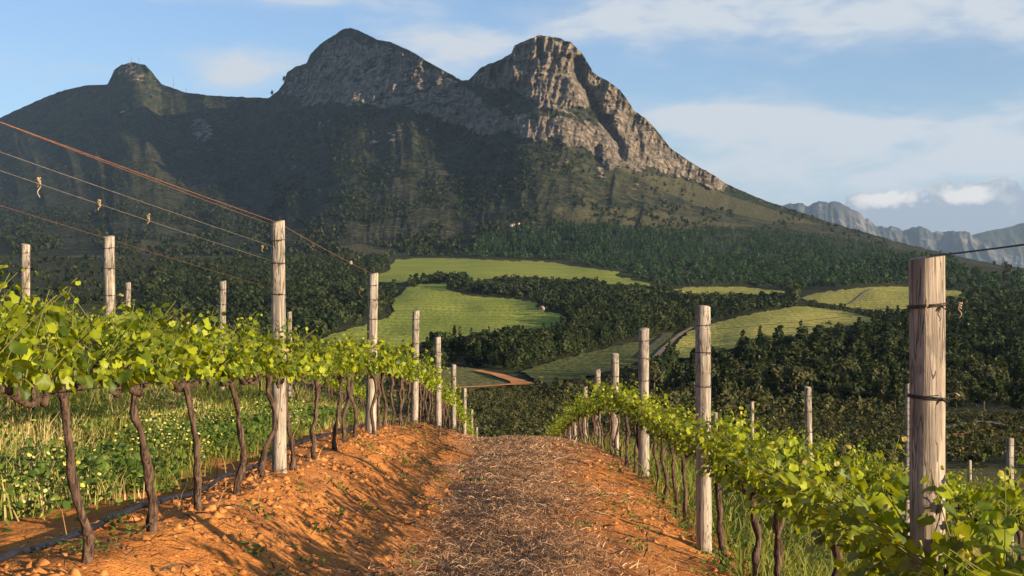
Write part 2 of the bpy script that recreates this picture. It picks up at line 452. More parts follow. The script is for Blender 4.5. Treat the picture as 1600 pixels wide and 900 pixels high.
def ribbon(name, pts, w, mat, label, lift=1.3, per=6):
    pts = np.array(pts, float)
    s = np.linspace(0, len(pts) - 1, (len(pts) - 1) * per + 1)
    x = np.interp(s, range(len(pts)), pts[:, 0]); y = np.interp(s, range(len(pts)), pts[:, 1])
    ww = np.interp(s, range(len(pts)), w) if np.ndim(w) else np.full(len(s), w)
    ww = ww * (.85 + .3 * vnoise(s * 2.1, s * 0, 8))
    c = PV(x, y)
    tg = np.gradient(c[:, :2], axis=0); tg /= np.linalg.norm(tg, axis=1)[:, None] + 1e-9
    nr = np.stack([-tg[:, 1], tg[:, 0]], 1)
    L = c.copy(); R = c.copy()
    L[:, :2] += nr * ww[:, None] / 2; R[:, :2] -= nr * ww[:, None] / 2
    M = np.stack([L, c, R], 1); M[..., 2] += lift
    o = mesh_obj(name, M, grid_faces(len(s), 3), mat, smooth=True)
    return tag(o, label, kind='structure')
ribbon('dirt_track', [(600, 619), (660, 616), (713, 612.5), (750, 611), (790, 608), (818, 606), (806, 600), (792, 596), (776, 590), (745, 583.5)], [2, 2.4, 2.6, 3, 4, 6, 5.5, 4.5, 4, 3], TRACK, 'orange dirt track bending round in the valley')
ribbon('field_track', [(1022, 564), (1036, 549), (1052, 534), (1066, 523), (1082, 514)], 2.8, BARE, 'brown farm track between the two green fields')
ribbon('field_track', [(1000, 562), (1014, 548), (1030, 534), (1042, 524)], 3.2, FURROW, 'darker strip of ploughed earth left of the farm track')
ribbon('dirt_track', [(1470, 675), (1510, 668), (1530, 664), (1560, 668), (1600, 676), (1650, 684)], 1.8, BARE, 'pale dirt track in the scrub behind the right row', .7)
ribbon('dirt_track', [(1482, 690), (1510, 684), (1550, 676)], 1.3, TRACK, 'short reddish scrape beside the pale dirt track', .7)
ribbon('field_track', [(1330, 476), (1345, 466), (1352, 459), (1362, 452)], 2.2, BARE, 'thin orange path climbing the field behind the split post')
ribbon('field_track', [(1236, 480), (1238, 470), (1240, 458)], 10, BARE, 'pale farm track between the yellow fields')

# ------------------------------------------------------------------ mountain
SKY = np.array([(-700, 330), (-400, 262), (-100, 206), (0, 184), (40, 165), (70, 152), (100, 141), (135, 133), (168, 132), (173, 122), (178, 110), (190, 101), (208, 97), (228, 102), (240, 116), (252, 131), (270, 138), (290, 145), (340, 150), (420, 153), (434, 142), (444, 130), (448, 113), (462, 104), (479, 99), (485, 84), (500, 69), (520, 56), (535, 46), (548, 44), (560, 48), (590, 62), (612, 66), (632, 75), (650, 85), (690, 108), (722, 126), (733, 125), (742, 115), (752, 105), (775, 96), (799, 83), (804, 71), (820, 63), (842, 55), (870, 58), (893, 67), (910, 84), (918, 98), (928, 114), (950, 127), (968, 140), (980, 155), (990, 172), (1010, 186), (1030, 208), (1045, 228), (1060, 240), (1080, 254), (1100, 265), (1140, 290), (1200, 315), (1250, 331), (1300, 348), (1350, 362), (1400, 377), (1440, 387), (1500, 401), (1560, 413), (1600, 419), (1700, 427), (2300, 440)], float)
def yr(x): return np.interp(x, SKY[:, 0], SKY[:, 1])
def Dr(x): return np.interp(x, [-700, -400, 0, 200, 430, 545, 640, 730, 780, 850, 950, 1100, 1300, 1450, 1600, 2300],
                            [9300, 8800, 7700, 7100, 6300, 5600, 5050, 4650, 4480, 4400, 4350, 4300, 4150, 3900, 3500, 3000])
ROCKS = [
    [(438, 158), (448, 115), (480, 98), (500, 72), (545, 55), (590, 70), (650, 92), (722, 130), (745, 150), (792, 180), (790, 205), (740, 208), (690, 190), (640, 172), (560, 158), (500, 165)],
    [(730, 130), (752, 100), (800, 75), (842, 50), (895, 60), (920, 95), (932, 120), (945, 150), (950, 190), (930, 180), (860, 158), (800, 142), (745, 138)],
    [(700, 150), (740, 150), (790, 182), (850, 178), (900, 190), (935, 205), (960, 190), (945, 150), (928, 110), (980, 145), (1010, 180), (1060, 236), (1140, 288), (1130, 302), (1040, 268), (960, 252), (880, 226), (830, 212), (780, 212), (720, 205)],
    [(172, 128), (180, 100), (208, 92), (236, 105), (250, 135), (215, 128)],
    [(284, 190), (310, 186), (330, 205), (325, 225), (300, 222)], [(180, 175), (200, 170), (205, 188), (190, 195)],
]
MX = np.linspace(-700, 2300, 1500)
MX = np.unique(np.concatenate([np.linspace(-700, -40, 120), np.linspace(-40, 1660, 1250), np.linspace(1660, 2300, 80)]))
NA = 500
MA = np.linspace(0, 1, NA)
AX, AA = np.meshgrid(MX, MA)
_yr = yr(AX); _yb = yt(AX)
rockT = np.zeros_like(AX)
AYp = _yb + (_yr - _yb) * AA
for i, R in enumerate(ROCKS):
    wgt = (.66, .95, .80, .45, .62, .55)[i]
    rockT = np.maximum(rockT, wgt * inside(AX + 46 * (fbm(AX / 38, AYp / 24, 301, 4) - .5), AYp + 34 * (fbm(AX / 30, AYp / 24, 302, 4) - .5), R))
rockT = np.maximum(rockT, .50 * sstep(.58, .68, fbm(AX / 24, AYp / 13, 330, 4)) * sstep(.30, .5, AA) * (1 - sstep(.86, .97, AA)) * sstep(380, 480, AX) * (1 - sstep(1000, 1100, AX)))
for _ in range(14):
    rockT[:, 1:-1] = (rockT[:, :-2] + rockT[:, 1:-1] * 2 + rockT[:, 2:]) / 4
    rockT[1:-1] = (rockT[:-2] + rockT[1:-1] * 2 + rockT[2:]) / 4
AYp = AYp - rockT * 3.0 * (fbm(AX / 9, AX * 0, 61, 3) - .5) * sstep(.85, 1, AA) - 2.2 * (fbm(AX / 7, AX * 0 + 9, 62, 3) - .5) * sstep(.9, 1, AA)
d0 = DT(_yb)
base = d0 + (Dr(AX) - d0) * (1 - (1 - AA) ** 1.55)
wx = AX + 26 * (fbm(AX / 120, AYp / 120, 90, 3) - .5) + (AYp - 250) * np.interp(AX, [0, 800, 1200], [-.25, .1, .55])
bell = np.clip(AA / .12, 0, 1) * np.clip((1.02 - AA) / .2, .25, 1)
span = np.clip((_yb - _yr) / 200, .05, 1)
gul = (ridged(wx / 95, AYp / 260, 50, 4, .52) - .55)
rel = -260 * gul * bell * span * np.interp(AX + (AYp - 280) * .6, [520, 760], [1, .36])
rel += -60 * (ridged(wx / 30, AYp / 60, 57, 3) - .5) * bell * span * (1 - rockT)
# rock: buttresses, fissures, ledges
wq = 14 * (fbm(AX / 28, AYp / 28, 310, 3) - .5)
but = ridged((AX + wq) / 30 + AYp / 160, (AYp + wq) / 48, 71, 5, .58) - .5
fis = ridged(AX / 11 + AYp / 60, AYp / 34, 73, 3, .5) - .5
led = fbm(AX / 60, (AYp - AX * .22) / 7, 75, 2) - .5
rel += rockT * (-150 * but - 60 * fis - 22 * led)
# the deep gully splitting the right-hand summit from its shoulder buttress
for (pts, w, dep) in (([(903, 92), (908, 125), (920, 150), (935, 178), (950, 200), (968, 225), (972, 250)], 9, 150), ([(930, 230), (934, 250)], 7, 80), ([(842, 62), (846, 92)], 5, 70), ([(770, 110), (778, 135)], 5, 50)):
    pts = np.array(pts, float)
    gxx = np.interp(AYp, pts[:, 1], pts[:, 0])
    inr = sstep(pts[0, 1] - 8, pts[0, 1] + 4, AYp) * (1 - sstep(pts[-1, 1] - 4, pts[-1, 1] + 10, AYp))
    rel += dep * np.exp(-((AX - gxx) / w) ** 2) * inr
MD = base + rel
mp = P3(AX, AYp, MD)
back = []
for k, (dd, dz) in enumerate([(120, -60), (500, -300), (1200, -800)]):
    q = mp[-1].copy(); s = 1 + dd / q[:, 1]
    q[:, 0] *= s; q[:, 1] *= s; q[:, 2] = np.maximum(q[:, 2] + dz, -40); back.append(q)
mp_all = np.concatenate([mp, np.stack(back)])
dry = np.zeros_like(AX)
for P_ in ([(860, 325), (930, 318), (1010, 330), (1110, 345), (1180, 352), (1090, 360), (1000, 352), (900, 352)], [(960, 260), (1060, 280), (1200, 325), (1290, 352), (1200, 345), (1080, 318)], [(480, 395), (560, 380), (620, 392), (560, 410)], [(150, 370), (330, 380), (260, 400), (160, 398)]):
    dry = np.maximum(dry, .8 * inside(AX, AYp, P_))
dry = np.maximum(dry, np.interp(AX, [700, 950, 1250], [0.05, .38, .42]) * sstep(.98, .5, AA) * sstep(.12, .3, AA))
for _ in range(12):
    dry[:, 1:-1] = (dry[:, :-2] + dry[:, 1:-1] * 2 + dry[:, 2:]) / 4
    dry[1:-1] = (dry[:-2] + dry[1:-1] * 2 + dry[2:]) / 4
pad = lambda a: np.concatenate([a, np.repeat(a[-1:], 3, 0)])
mountain = mesh_obj('mountain', mp_all, grid_faces(NA + 3, len(MX)), MOUNT, smooth=True, attrs={'rock': pad(rockT), 'dry': pad(dry)})
tag(mountain, 'rocky twin peaked mountain with scrub covered slopes', kind='structure')

def PM(x, a):
    """point on the mountain mesh at column x and height fraction a"""
    x = np.asarray(x, float); a = np.asarray(a, float)
    fi = np.interp(x, MX, np.arange(len(MX))); i = np.clip(fi.astype(int), 0, len(MX) - 2); u = (fi - i)[..., None]
    fj = np.clip(a, 0, 1) * (NA - 1); j = np.clip(fj.astype(int), 0, NA - 2); v = (fj - j)[..., None]
    return (mp[j, i] * (1 - u) + mp[j, i + 1] * u) * (1 - v) + (mp[j + 1, i] * (1 - u) + mp[j + 1, i + 1] * u) * v
def MY(x, y): return np.clip((y - yt(x)) / (yr(x) - yt(x)), 0, 1)

# far range
FR = np.array([(1000, 345), (1150, 330), (1228, 319), (1245, 317), (1262, 323), (1280, 316), (1295, 314), (1312, 317), (1328, 324), (1345, 334), (1360, 346), (1375, 354), (1395, 355), (1410, 361), (1425, 356), (1440, 354), (1455, 361), (1472, 361), (1490, 359), (1508, 361), (1525, 372), (1545, 386), (1580, 400), (1800, 430)], float)
FR2 = np.array([(1380, 420), (1440, 398), (1490, 380), (1520, 367), (1545, 360), (1570, 356), (1600, 348), (1640, 338), (1700, 330), (1800, 322), (1950, 318), (2100, 330)], float)
for (tab, D, Db, lab, sd) in ((FR, 19500, 16500, 'jagged hazy blue mountain range far beyond the right slope', 3), (FR2, 21500, 19000, 'smooth blue shoulder of the far range at the right edge', 8)):
    fx = np.linspace(tab[0, 0], tab[-1, 0], 420); fa = np.linspace(0, 1, 80)
    X, A = np.meshgrid(fx, fa)
    top = np.interp(X, tab[:, 0], tab[:, 1]) + (fbm(X / 9, X * 0, sd, 4) - .5) * (9 if sd == 3 else 2)
    Y = 462 + (top - 462) * A
    am = 1500 if sd == 3 else 600
    D_ = Db + (D - Db) * A - am * (ridged(X / 36 + A, Y / 110, sd + 5, 5, .55) - .5) * np.clip(A * 3, 0, 1) * np.clip((1.03 - A) * 4, .1, 1)
    q = P3(X, Y, D_)
    bk = q[-1].copy() * np.array([1.15, 1.15, .2])
    tag(mesh_obj('far_mountains', np.concatenate([q, bk[None]]), grid_faces(81, 420), FAR if sd == 3 else SCRUB, smooth=True), lab, kind='structure')

# ------------------------------------------------------------------ trees and woods
def crown(rg, n, rx, h0, h1, size, cone=False, lumps=6):
    """triangular leaf clumps through the crown's volume: uneven outline, gaps, light and dark clumps"""
    c = []
    if cone:
        zz = h0 + (h1 - h0) * rg.random(n) ** 1.35
        r = rx * (1 - (zz - h0) / (h1 - h0)) ** .8 * (.55 + .45 * rg.random(n)) * (1 + .25 * np.sin(zz * 5.1))
        an = rg.random(n) * 6.283
        P = np.stack([r * np.cos(an), r * np.sin(an), zz], 1); lt = rg.random(n)
    else:
        L = []
        for k in range(lumps):
            an = rg.random() * 6.283; rr = rx * .55 * rg.random() ** .5
            z = h0 + (h1 - h0) * (.15 + .75 * rg.random())
            f = 1 - .45 * abs((z - h0) / (h1 - h0) - .45)
            L.append((rr * math.cos(an) * f, rr * math.sin(an) * f, z, rx * (.45 + .3 * rg.random()) * f, rg.random()))
        L = np.array(L); k = rg.integers(0, lumps, n)
        v = rg.normal(size=(n, 3)); v /= np.linalg.norm(v, axis=1)[:, None]
        P = L[k, :3] + v * (L[k, 3] * (.7 + .35 * rg.random(n)))[:, None] * np.array([1, 1, .85]); lt = L[k, 4]
    nrm = P - np.array([0, 0, (h0 + h1) / 2]); nrm[:, 2] += .35 * (h1 - h0) * .3
    nrm /= np.linalg.norm(nrm, axis=1)[:, None] + 1e-6
    nrm += rg.normal(size=(n, 3)) * .55; nrm /= np.linalg.norm(nrm, axis=1)[:, None]
    a = np.cross(nrm, rg.normal(size=(n, 3))); a /= np.linalg.norm(a, axis=1)[:, None]; b = np.cross(nrm, a)
    s = size * (.6 + .8 * rg.random(n))[:, None]
    V = np.stack([P + a * s, P - a * s * .6 + b * s * .9, P - a * s * .5 - b * s * .8], 1).reshape(-1, 3)
    tone = np.clip(.35 * lt + .65 * rg.random(n) ** 1.3, 0, 1)
    return V, np.repeat(tone, 3)

def forest(name, label, P, hs, variants, mat, cat=None, seed=1):
    """one wood: many small crowns in one object"""
    rg = np.random.default_rng(seed)
    Vs = []; Ts = []
    k = rg.integers(0, len(variants), len(P)); an = rg.random(len(P)) * 6.283; tt = rg.random(len(P))
    wd = .8 + .4 * rg.random(len(P))
    for v, (V, T) in enumerate(variants):
        idx = np.where(k == v)[0]
        if not len(idx): continue
        c, s = np.cos(an[idx]), np.sin(an[idx])
        sx = hs[idx] * wd[idx]
        x = (V[None, :, 0] * c[:, None] - V[None, :, 1] * s[:, None]) * sx[:, None] + P[idx, 0][:, None]
        y = (V[None, :, 0] * s[:, None] + V[None, :, 1] * c[:, None]) * sx[:, None] + P[idx, 1][:, None]
        z = V[None, :, 2] * hs[idx][:, None] + P[idx, 2][:, None]
        Vs.append(np.stack([x, y, z], -1).reshape(-1, 3))
        Ts.append(np.clip(T[None, :] * .7 + (tt[idx][:, None] - .42) * .85, 0, 1).ravel())
    V = np.concatenate(Vs); T = np.concatenate(Ts)
    o = mesh_obj(name, V, np.arange(len(V)).reshape(-1, 3), mat, attrs={'tone': T})
    return tag(o, label, cat, kind='stuff')

rg = np.random.default_rng(3)
UN_A = [crown(rg, 230, .31, .12, 1.0, .062, lumps=9) for _ in range(5)] + [crown(rg, 170, .20, .08, 1.15, .062, True) for _ in range(3)] + [crown(rg, 170, .22, .3, 1.2, .058, lumps=5) for _ in range(2)]      # unit-height broad crowns
UN_B = [crown(rg, 70, .36, .1, 1.0, .13, lumps=5) for _ in range(5)]
UN_C = [crown(rg, 60, .24, .08, 1.02, .12, True) for _ in range(4)]
UN_E = [crown(rg, 44, .5, .0, 1.0, .15, lumps=4) for _ in range(6)]
UN_D = [crown(rg, 26, .42, .0, 1.0, .24, lumps=3) for _ in range(6)]

ALLF = [FA, FB, FC, FD, FE, FF, FG]
def scatter(poly, n, rg, avoid=True, dens=None, hm=0.0):
    """world-uniform points on the terrain inside an outline"""
    pa = np.array(poly, float); x0, y0 = pa.min(0); x1, y1 = pa.max(0)
    out = []
    tot = 0
    while tot < n:
        x = x0 + (x1 - x0) * rg.random(n * 6); y = y0 + (y1 - y0) * rg.random(n * 6)
        d = dval(x, y); dd = np.abs(dval(x, y - 1) - dval(x, y + 1)) / 2
        w = d * dd; ok = rg.random(n * 6) < w / w.max()
        ok &= inside(x, y, poly)
        if avoid:
            hp = np.minimum(hm, np.clip(d * .0175, 4.5, 99)) * F / d
            for f in ALLF:
                for q_ in (0, .45, .9): ok &= ~inside(x, y - hp * q_, f)
        if dens is not None: ok &= rg.random(n * 6) < dens(x, y)
        out.append(np.stack([x[ok], y[ok]], 1)); tot += int(ok.sum())
        if len(out) > 60: break
    q = np.concatenate(out)[:n]
    return q

# the near wood on the right: the nearest trees are individuals
WR = [(1000, 596), (1060, 575), (1110, 562), (1180, 548), (1250, 535), (1300, 523), (1345, 517), (1400, 520), (1480, 508), (1560, 503), (1720, 500), (1740, 640), (1600, 648), (1500, 642), (1380, 638), (1250, 630), (1150, 632), (1080, 622), (1010, 612)]
q = scatter(WR, 2900, rg, hm=16)
pos = PV(q[:, 0], q[:, 1])
order = np.argsort(pos[:, 1]); vis = order[(q[order, 0] > 1000) & (q[order, 0] < 1605)]
near = vis[:290]; nearset = set(near.tolist()); rest = np.array([i for i in range(len(q)) if i not in nearset])
wood_meshes = []
for v in range(7):
    V, T = crown(rg, 380, .30 if v < 5 else .2, .14, 1.0, .056, cone=v >= 5, lumps=9)
    mb = MB(); mb.tube([(0, 0, -.05), (.01, 0, .25), (-.01, .01, .55), (0, 0, .8)], [.022, .018, .013, .005], 6)
    tv = np.concatenate(mb.V); tq = np.concatenate(mb.Q); tt = np.concatenate(mb.T)
    nV = len(V); f3 = np.concatenate([np.arange(nV).reshape(-1, 3), tt + nV]); f4 = tq + nV
    o = mesh_obj('woodland_tree', np.concatenate([V, tv]), [f3, f4], [TREE_I, TRUNK], attrs={'tone': np.concatenate([T, np.zeros(len(tv))])},
                 matidx=np.concatenate([np.zeros(nV // 3), np.ones(len(tt)), np.ones(len(tq))]))
    wood_meshes.append(o)
used = [False] * 7
for i in near:
    v = int(rg.integers(0, 7)) if rg.random() < .8 else int(rg.integers(5, 7))
    o = wood_meshes[v]
    if used[v]:
        o = o.copy(); COL.objects.link(o)
    used[v] = True
    h = min(11, max(4.5, pos[i][1] * .0175)) * (.5 + 1.1 * rg.random() ** 1.6)
    o.location = pos[i]; o.scale = (h * (.85 + .4 * rg.random()),) * 2 + (h,); o.rotation_euler = (0, 0, rg.random() * 6.28)
    tag(o, 'dark woodland tree in the dense wood beyond the right vineyard row', 'tree', 'trees of the wood beyond the right row')
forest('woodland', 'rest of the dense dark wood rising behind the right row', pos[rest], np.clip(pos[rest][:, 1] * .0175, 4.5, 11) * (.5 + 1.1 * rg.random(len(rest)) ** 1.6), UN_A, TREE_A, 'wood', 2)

# other woods
def wood(poly, n, h, label, var=UN_B, mat=TREE_A, seed=4, dens=None, hm=None):
    r2 = np.random.default_rng(seed)
    q = scatter(poly, n, r2, dens=dens, hm=(h * (.95 if h > 5 else .5)) if hm is None else hm)
    p = PV(q[:, 0], q[:, 1])
    return forest('woodland', label, p, h * (.45 + .95 * r2.random(len(p)) ** 1.3), var, mat, 'wood', seed)
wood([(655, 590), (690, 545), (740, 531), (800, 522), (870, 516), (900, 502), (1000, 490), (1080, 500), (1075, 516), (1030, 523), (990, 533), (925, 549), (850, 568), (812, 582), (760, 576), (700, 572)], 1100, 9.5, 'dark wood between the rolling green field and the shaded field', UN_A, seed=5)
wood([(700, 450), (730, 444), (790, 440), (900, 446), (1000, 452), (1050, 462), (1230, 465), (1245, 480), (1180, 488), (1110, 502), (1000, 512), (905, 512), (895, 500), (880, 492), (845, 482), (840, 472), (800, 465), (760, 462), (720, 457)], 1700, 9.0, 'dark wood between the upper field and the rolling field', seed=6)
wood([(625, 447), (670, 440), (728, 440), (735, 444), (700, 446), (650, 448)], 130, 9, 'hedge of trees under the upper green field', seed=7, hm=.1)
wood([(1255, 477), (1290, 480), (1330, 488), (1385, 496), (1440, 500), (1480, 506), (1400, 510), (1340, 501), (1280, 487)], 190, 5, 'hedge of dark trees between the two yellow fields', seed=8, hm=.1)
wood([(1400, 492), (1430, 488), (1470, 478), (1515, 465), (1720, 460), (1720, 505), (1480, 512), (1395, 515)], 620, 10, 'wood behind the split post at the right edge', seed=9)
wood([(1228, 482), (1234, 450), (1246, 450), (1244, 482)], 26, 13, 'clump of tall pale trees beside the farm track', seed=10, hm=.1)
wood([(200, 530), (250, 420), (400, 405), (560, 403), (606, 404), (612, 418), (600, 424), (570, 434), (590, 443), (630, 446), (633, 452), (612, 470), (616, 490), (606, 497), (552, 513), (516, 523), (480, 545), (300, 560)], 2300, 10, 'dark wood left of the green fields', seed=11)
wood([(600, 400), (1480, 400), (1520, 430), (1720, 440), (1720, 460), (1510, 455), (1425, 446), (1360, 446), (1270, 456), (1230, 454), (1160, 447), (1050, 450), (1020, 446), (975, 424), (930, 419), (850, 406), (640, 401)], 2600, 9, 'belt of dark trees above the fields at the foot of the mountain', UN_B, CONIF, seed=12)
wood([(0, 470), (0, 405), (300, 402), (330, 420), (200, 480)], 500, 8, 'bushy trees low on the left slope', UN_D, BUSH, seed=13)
# scrub on the near valley slope
wood([(700, 690), (690, 616), (830, 606), (1000, 600), (1110, 630), (1400, 645), (1720, 655), (1720, 735), (1100, 730), (800, 715)], 7500, 1.0, 'low dark scrub on the slope below the vineyard', UN_E, SCRUBB, seed=14)
wood([(300, 660), (300, 560), (520, 540), (700, 560), (690, 615), (690, 680)], 1700, 2, 'scrub on the slope below the left row', UN_E, SCRUBB, seed=15)
wood([(830, 604), (900, 598), (1000, 575), (1015, 590), (1130, 628), (1400, 640), (1400, 660), (1120, 655), (830, 622)], 420, 2.4, 'scattered taller bushes under the shaded field', UN_E, SCRUBB, seed=16)

# plantation and bushes on the mountain
def on_mountain(label, n, h, var, mat, seed, test, y0, y1, x0=-100, x1=1700):
    r2 = np.random.default_rng(seed)
    x = x0 + (x1 - x0) * r2.random(n * 5); y = y0 + (y1 - y0) * r2.random(n * 5)
    ok = (y > yr(x) + 3) & (y < yt(x) - .5); ok &= test(x, y, r2)
    x = x[ok][:n]; y = y[ok][:n]
    a = MY(x, y)
    p = PM(x, a)
    fi = np.clip(np.interp(x, MX, np.arange(len(MX))).astype(int), 0, len(MX) - 1); rk = rockT[(a * (NA - 1)).astype(int), fi]
    p = p[rk < .3]
    forest('hillside_plants', label, p, h * (.5 + .9 * r2.random(len(p))), var, mat, 'bushes', seed)
PLANT = [(745, 372), (830, 352), (930, 352), (1000, 362), (1100, 356), (1200, 363), (1300, 372), (1380, 384), (1420, 400), (1440, 420), (740, 400)]
on_mountain('conifer plantation on the lower right slope of the mountain', 5200, 11, UN_C, CONIF, 31,
            lambda x, y, r: inside(x, y, PLANT) & (r.random(len(x)) < .25 + .75 * sstep(.42, .55, fbm(x / 40, y / 12, 88, 3))), 350, 420)
on_mountain('dark bushes dotted over the mountain slopes', 12500, 10, UN_D, BUSH, 32,
            lambda x, y, r: (~inside(x, y, PLANT)) & (r.random(len(x)) < sstep(.42, .56, fbm(x / 45, y / 24, 89, 4)) * np.interp(y, [120, 250, 330, 400], [.25, .45, .8, 1]) * np.interp(x + (y - 300) * 1.0, [780, 900], [1, .22])), 110, 426)

# two lone trees on the skyline, the masts and the small houses
def lone_tree(x, y, h, lab):
    r2 = np.random.default_rng(int(x))
    p = PM(np.array([x]), np.array([1.0]))[0]
    root = empty('ridge_tree', p - np.array([0, 0, 2.]))
    tag(root, lab, 'tree')
    V, T = crown(r2, 120, h * .38, h * .35, h, h * .1)
    mesh_obj('crown', V, np.arange(len(V)).reshape(-1, 3), BUSH, root, {'tone': T})
    mb = MB(); mb.tube([(0, 0, 0), (.3, 0, h * .3), (0, 0, h * .75)], [h * .05, h * .035, h * .015], 7); mb.build('trunk', TRUNK, root)
lone_tree(425, 150, 26, 'lone dark tree on the saddle left of the middle peak')
lone_tree(444, 130, 30, 'lone dark tree clinging to the left shoulder of the middle peak')

def mast(x, h, lab):
    p = PM(np.array([x]), np.array([1.0]))[0]
    root = empty('radio_mast', p - np.array([0, 0, 3.])); tag(root, lab, 'mast', 'radio masts on the left summit ridge')
    mb = MB(); w = 1.1
    for sx in (-1, 1):
        for sy in (-1, 1):
            mb.tube([(sx * w, sy * w, 0), (sx * w * .4, sy * w * .4, h)], .22, 5)
    for k in range(8):
        z0, z1 = h * k / 8, h * (k + 1) / 8; r0, r1 = w * (1 - .6 * k / 8), w * (1 - .6 * (k + 1) / 8)
        mb.tube([(-r0, -r0, z0), (r1, -r1, z1)], .12, 4); mb.tube([(r0, r0, z0), (-r1, r1, z1)], .12, 4)
        mb.tube([(-r0, r0, z0), (-r1, -r1, z1)], .12, 4); mb.tube([(r0, -r0, z0), (r1, r1, z1)], .12, 4)
    mb.build('lattice', GREYM, root)
    mb = MB(); mb.tube([(0, 0, h * .9), (0, 0, h * 1.2)], .18, 5); mb.build('antenna', GREYM, root)
mast(205, 36, 'left of the two masts on the rounded left summit')
mast(217, 38, 'right of the two masts on the rounded left summit')
mast(271, 62, 'taller mast on the ridge right of the rounded summit')
mast(291, 30, 'short faint mast farthest right on the left ridge')

def house(p, w, l, h, rz, lab, name='farmhouse', cat='house'):
    root = empty(name, p, rz); tag(root, lab, cat)
    mb = MB(); mb.box((0, 0, h / 2 - .5), (w, l, h + 1)); wl = mb.build('wall', WHITE, root, smooth=False)
    mb = MB(); e = .4; rh = w * .35
    V = [(-w / 2 - e, -l / 2 - e, h), (w / 2 + e, -l / 2 - e, h), (w / 2 + e, l / 2 + e, h), (-w / 2 - e, l / 2 + e, h), (0, -l / 2 - e, h + rh), (0, l / 2 + e, h + rh)]
    mb.add(V, [(0, 3, 5, 4), (1, 4, 5, 2), (0, 1, 2, 3)], [(0, 4, 1), (3, 2, 5)]); mb.build('roof', ROOF, root, smooth=False)
    for k in (-1, 1):
        mb = MB(); mb.box((k * w * .25, -l / 2 - .03, h * .55), (1.0, .1, 1.1)); mb.build('window', GREYM, root, smooth=False)
    mb = MB(); mb.box((0, -l / 2 - .03, 1.0), (1.0, .1, 2.0)); mb.build('door', TRUNK, root, smooth=False)
def mtn(x, y): return PM(np.array([x]), MY(np.array([x]), np.array([float(y)])))[0]
house(mtn(800, 354), 7, 12, 4, 1.3, 'left of the two white houses low on the mountain')
house(mtn(810, 352), 6, 9, 4, .4, 'right of the two white houses low on the mountain')
house(PV(np.array([846.]), np.array([485.]))[0], 4, 5, 2.4, .3, 'small white shed at the edge of the rolling green field', 'farm_shed', 'shed')
house(PV(np.array([548.]), np.array([416.]))[0] + np.array([0, 0, 4.]), 4, 5, 3.2, .3, 'tiny pale hut among dark trees left of the upper field', 'farm_hut', 'hut')

# ------------------------------------------------------------------ posts
def post(x, ytop, d, w, lab, big=False, name='vineyard_post', ties=(.12, .34, .62, .95), stake=False, group='trellis posts of the vineyard'):
    X = (x - CX) * d / F; zt = (HY - ytop) * d / F; zg = float(G(np.array(X), np.array(d)))
    h = zt - zg
    root = empty(name, (X, d, zg)); tag(root, lab, 'post', group)
    r2 = np.random.default_rng(int(x * 7 + d * 13))
    n, m = (110, 80) if big else (18, 26)
    z = np.linspace(-.3, h, m); an = np.arange(n) * 2 * math.pi / n
    AN, ZZ_ = np.meshgrid(an, z)
    r = w / 2 * (1.04 - .06 * (ZZ_ / h))
    r = r * (1 + .05 * (fbm(np.cos(AN) * 2 + x, ZZ_ * 2.2 + np.sin(AN) * 2, int(x), 3) - .5) * 2)
    # drying cracks running up the timber
    for k in range(5 if big else 3):
        a0 = r2.random() * 6.283; zc = r2.random() * h; ln = .3 + .5 * r2.random()
        aa = a0 + .10 * np.sin(ZZ_ * 3 + k); da = np.angle(np.exp(1j * (AN - aa)))
        r = r - w * (.13 if big else .05) * np.exp(-(da / (.05 if big else .16)) ** 2) * np.exp(-((ZZ_ - zc) / ln) ** 4)
    lean = (r2.random(2) - .5) * (.012 if big else .035) * h
    V = np.stack([r * np.cos(AN) + lean[0] * (ZZ_ / h) - lean[0], r * np.sin(AN) + lean[1] * (ZZ_ / h) - lean[1], ZZ_ + (ZZ_ > h - 1e-6) * (.012 * np.cos(AN - r2.random() * 6) if not big else .008 * np.cos(AN))], -1).reshape(-1, 3)
    i = np.arange(m - 1)[:, None] * n; j = np.arange(n)[None, :]; j2 = (j + 1) % n
    Q = np.stack([i + j, i + j2, i + n + j2, i + n + j], -1).reshape(-1, 4)
    body = mesh_obj('timber', V, [Q], BIGWOOD if big else WOOD, root, smooth=True)
    ring = V[-n:]; c = ring.mean(0); inner = c + (ring - c) * .86; inner[:, 2] += .006
    T = [(2 * n, n + k, n + (k + 1) % n) for k in range(n)]
    Qe = [(k, (k + 1) % n, n + (k + 1) % n, n + k) for k in range(n)]
    mesh_obj('post_top', np.concatenate([ring + np.array([0, 0, .0005]), inner, (c + np.array([0, 0, .007]))[None]]), [np.array(T), np.array(Qe)], ENDG, root)
    for tz in ties:
        zz = h - tz
        if zz < .2: continue
        mb = MB(); th = np.linspace(0, 2 * math.pi, 25); rr = w / 2 * 1.05 + .003
        fx = lean[0] * (zz / h - 1); fy = lean[1] * (zz / h - 1)
        for q_ in range(2 if big else 1):
            P_ = np.stack([fx + rr * np.cos(th), fy + rr * np.sin(th), zz + q_ * .007 + .006 * np.sin(th + tz * 9)], 1)
            mb.tube(P_, .0028 if not stake else .002, 5, cap=False)
        mb.tube([(fx + rr * .5, fy - rr * .86, zz), (fx + rr * .6, fy - rr * 1.15, zz - .01), (fx + rr * .75, fy - rr * 1.1, zz + .012)], .003, 5)
        mb.build('wire_tie', DARKW, root)
    return root, X, zt

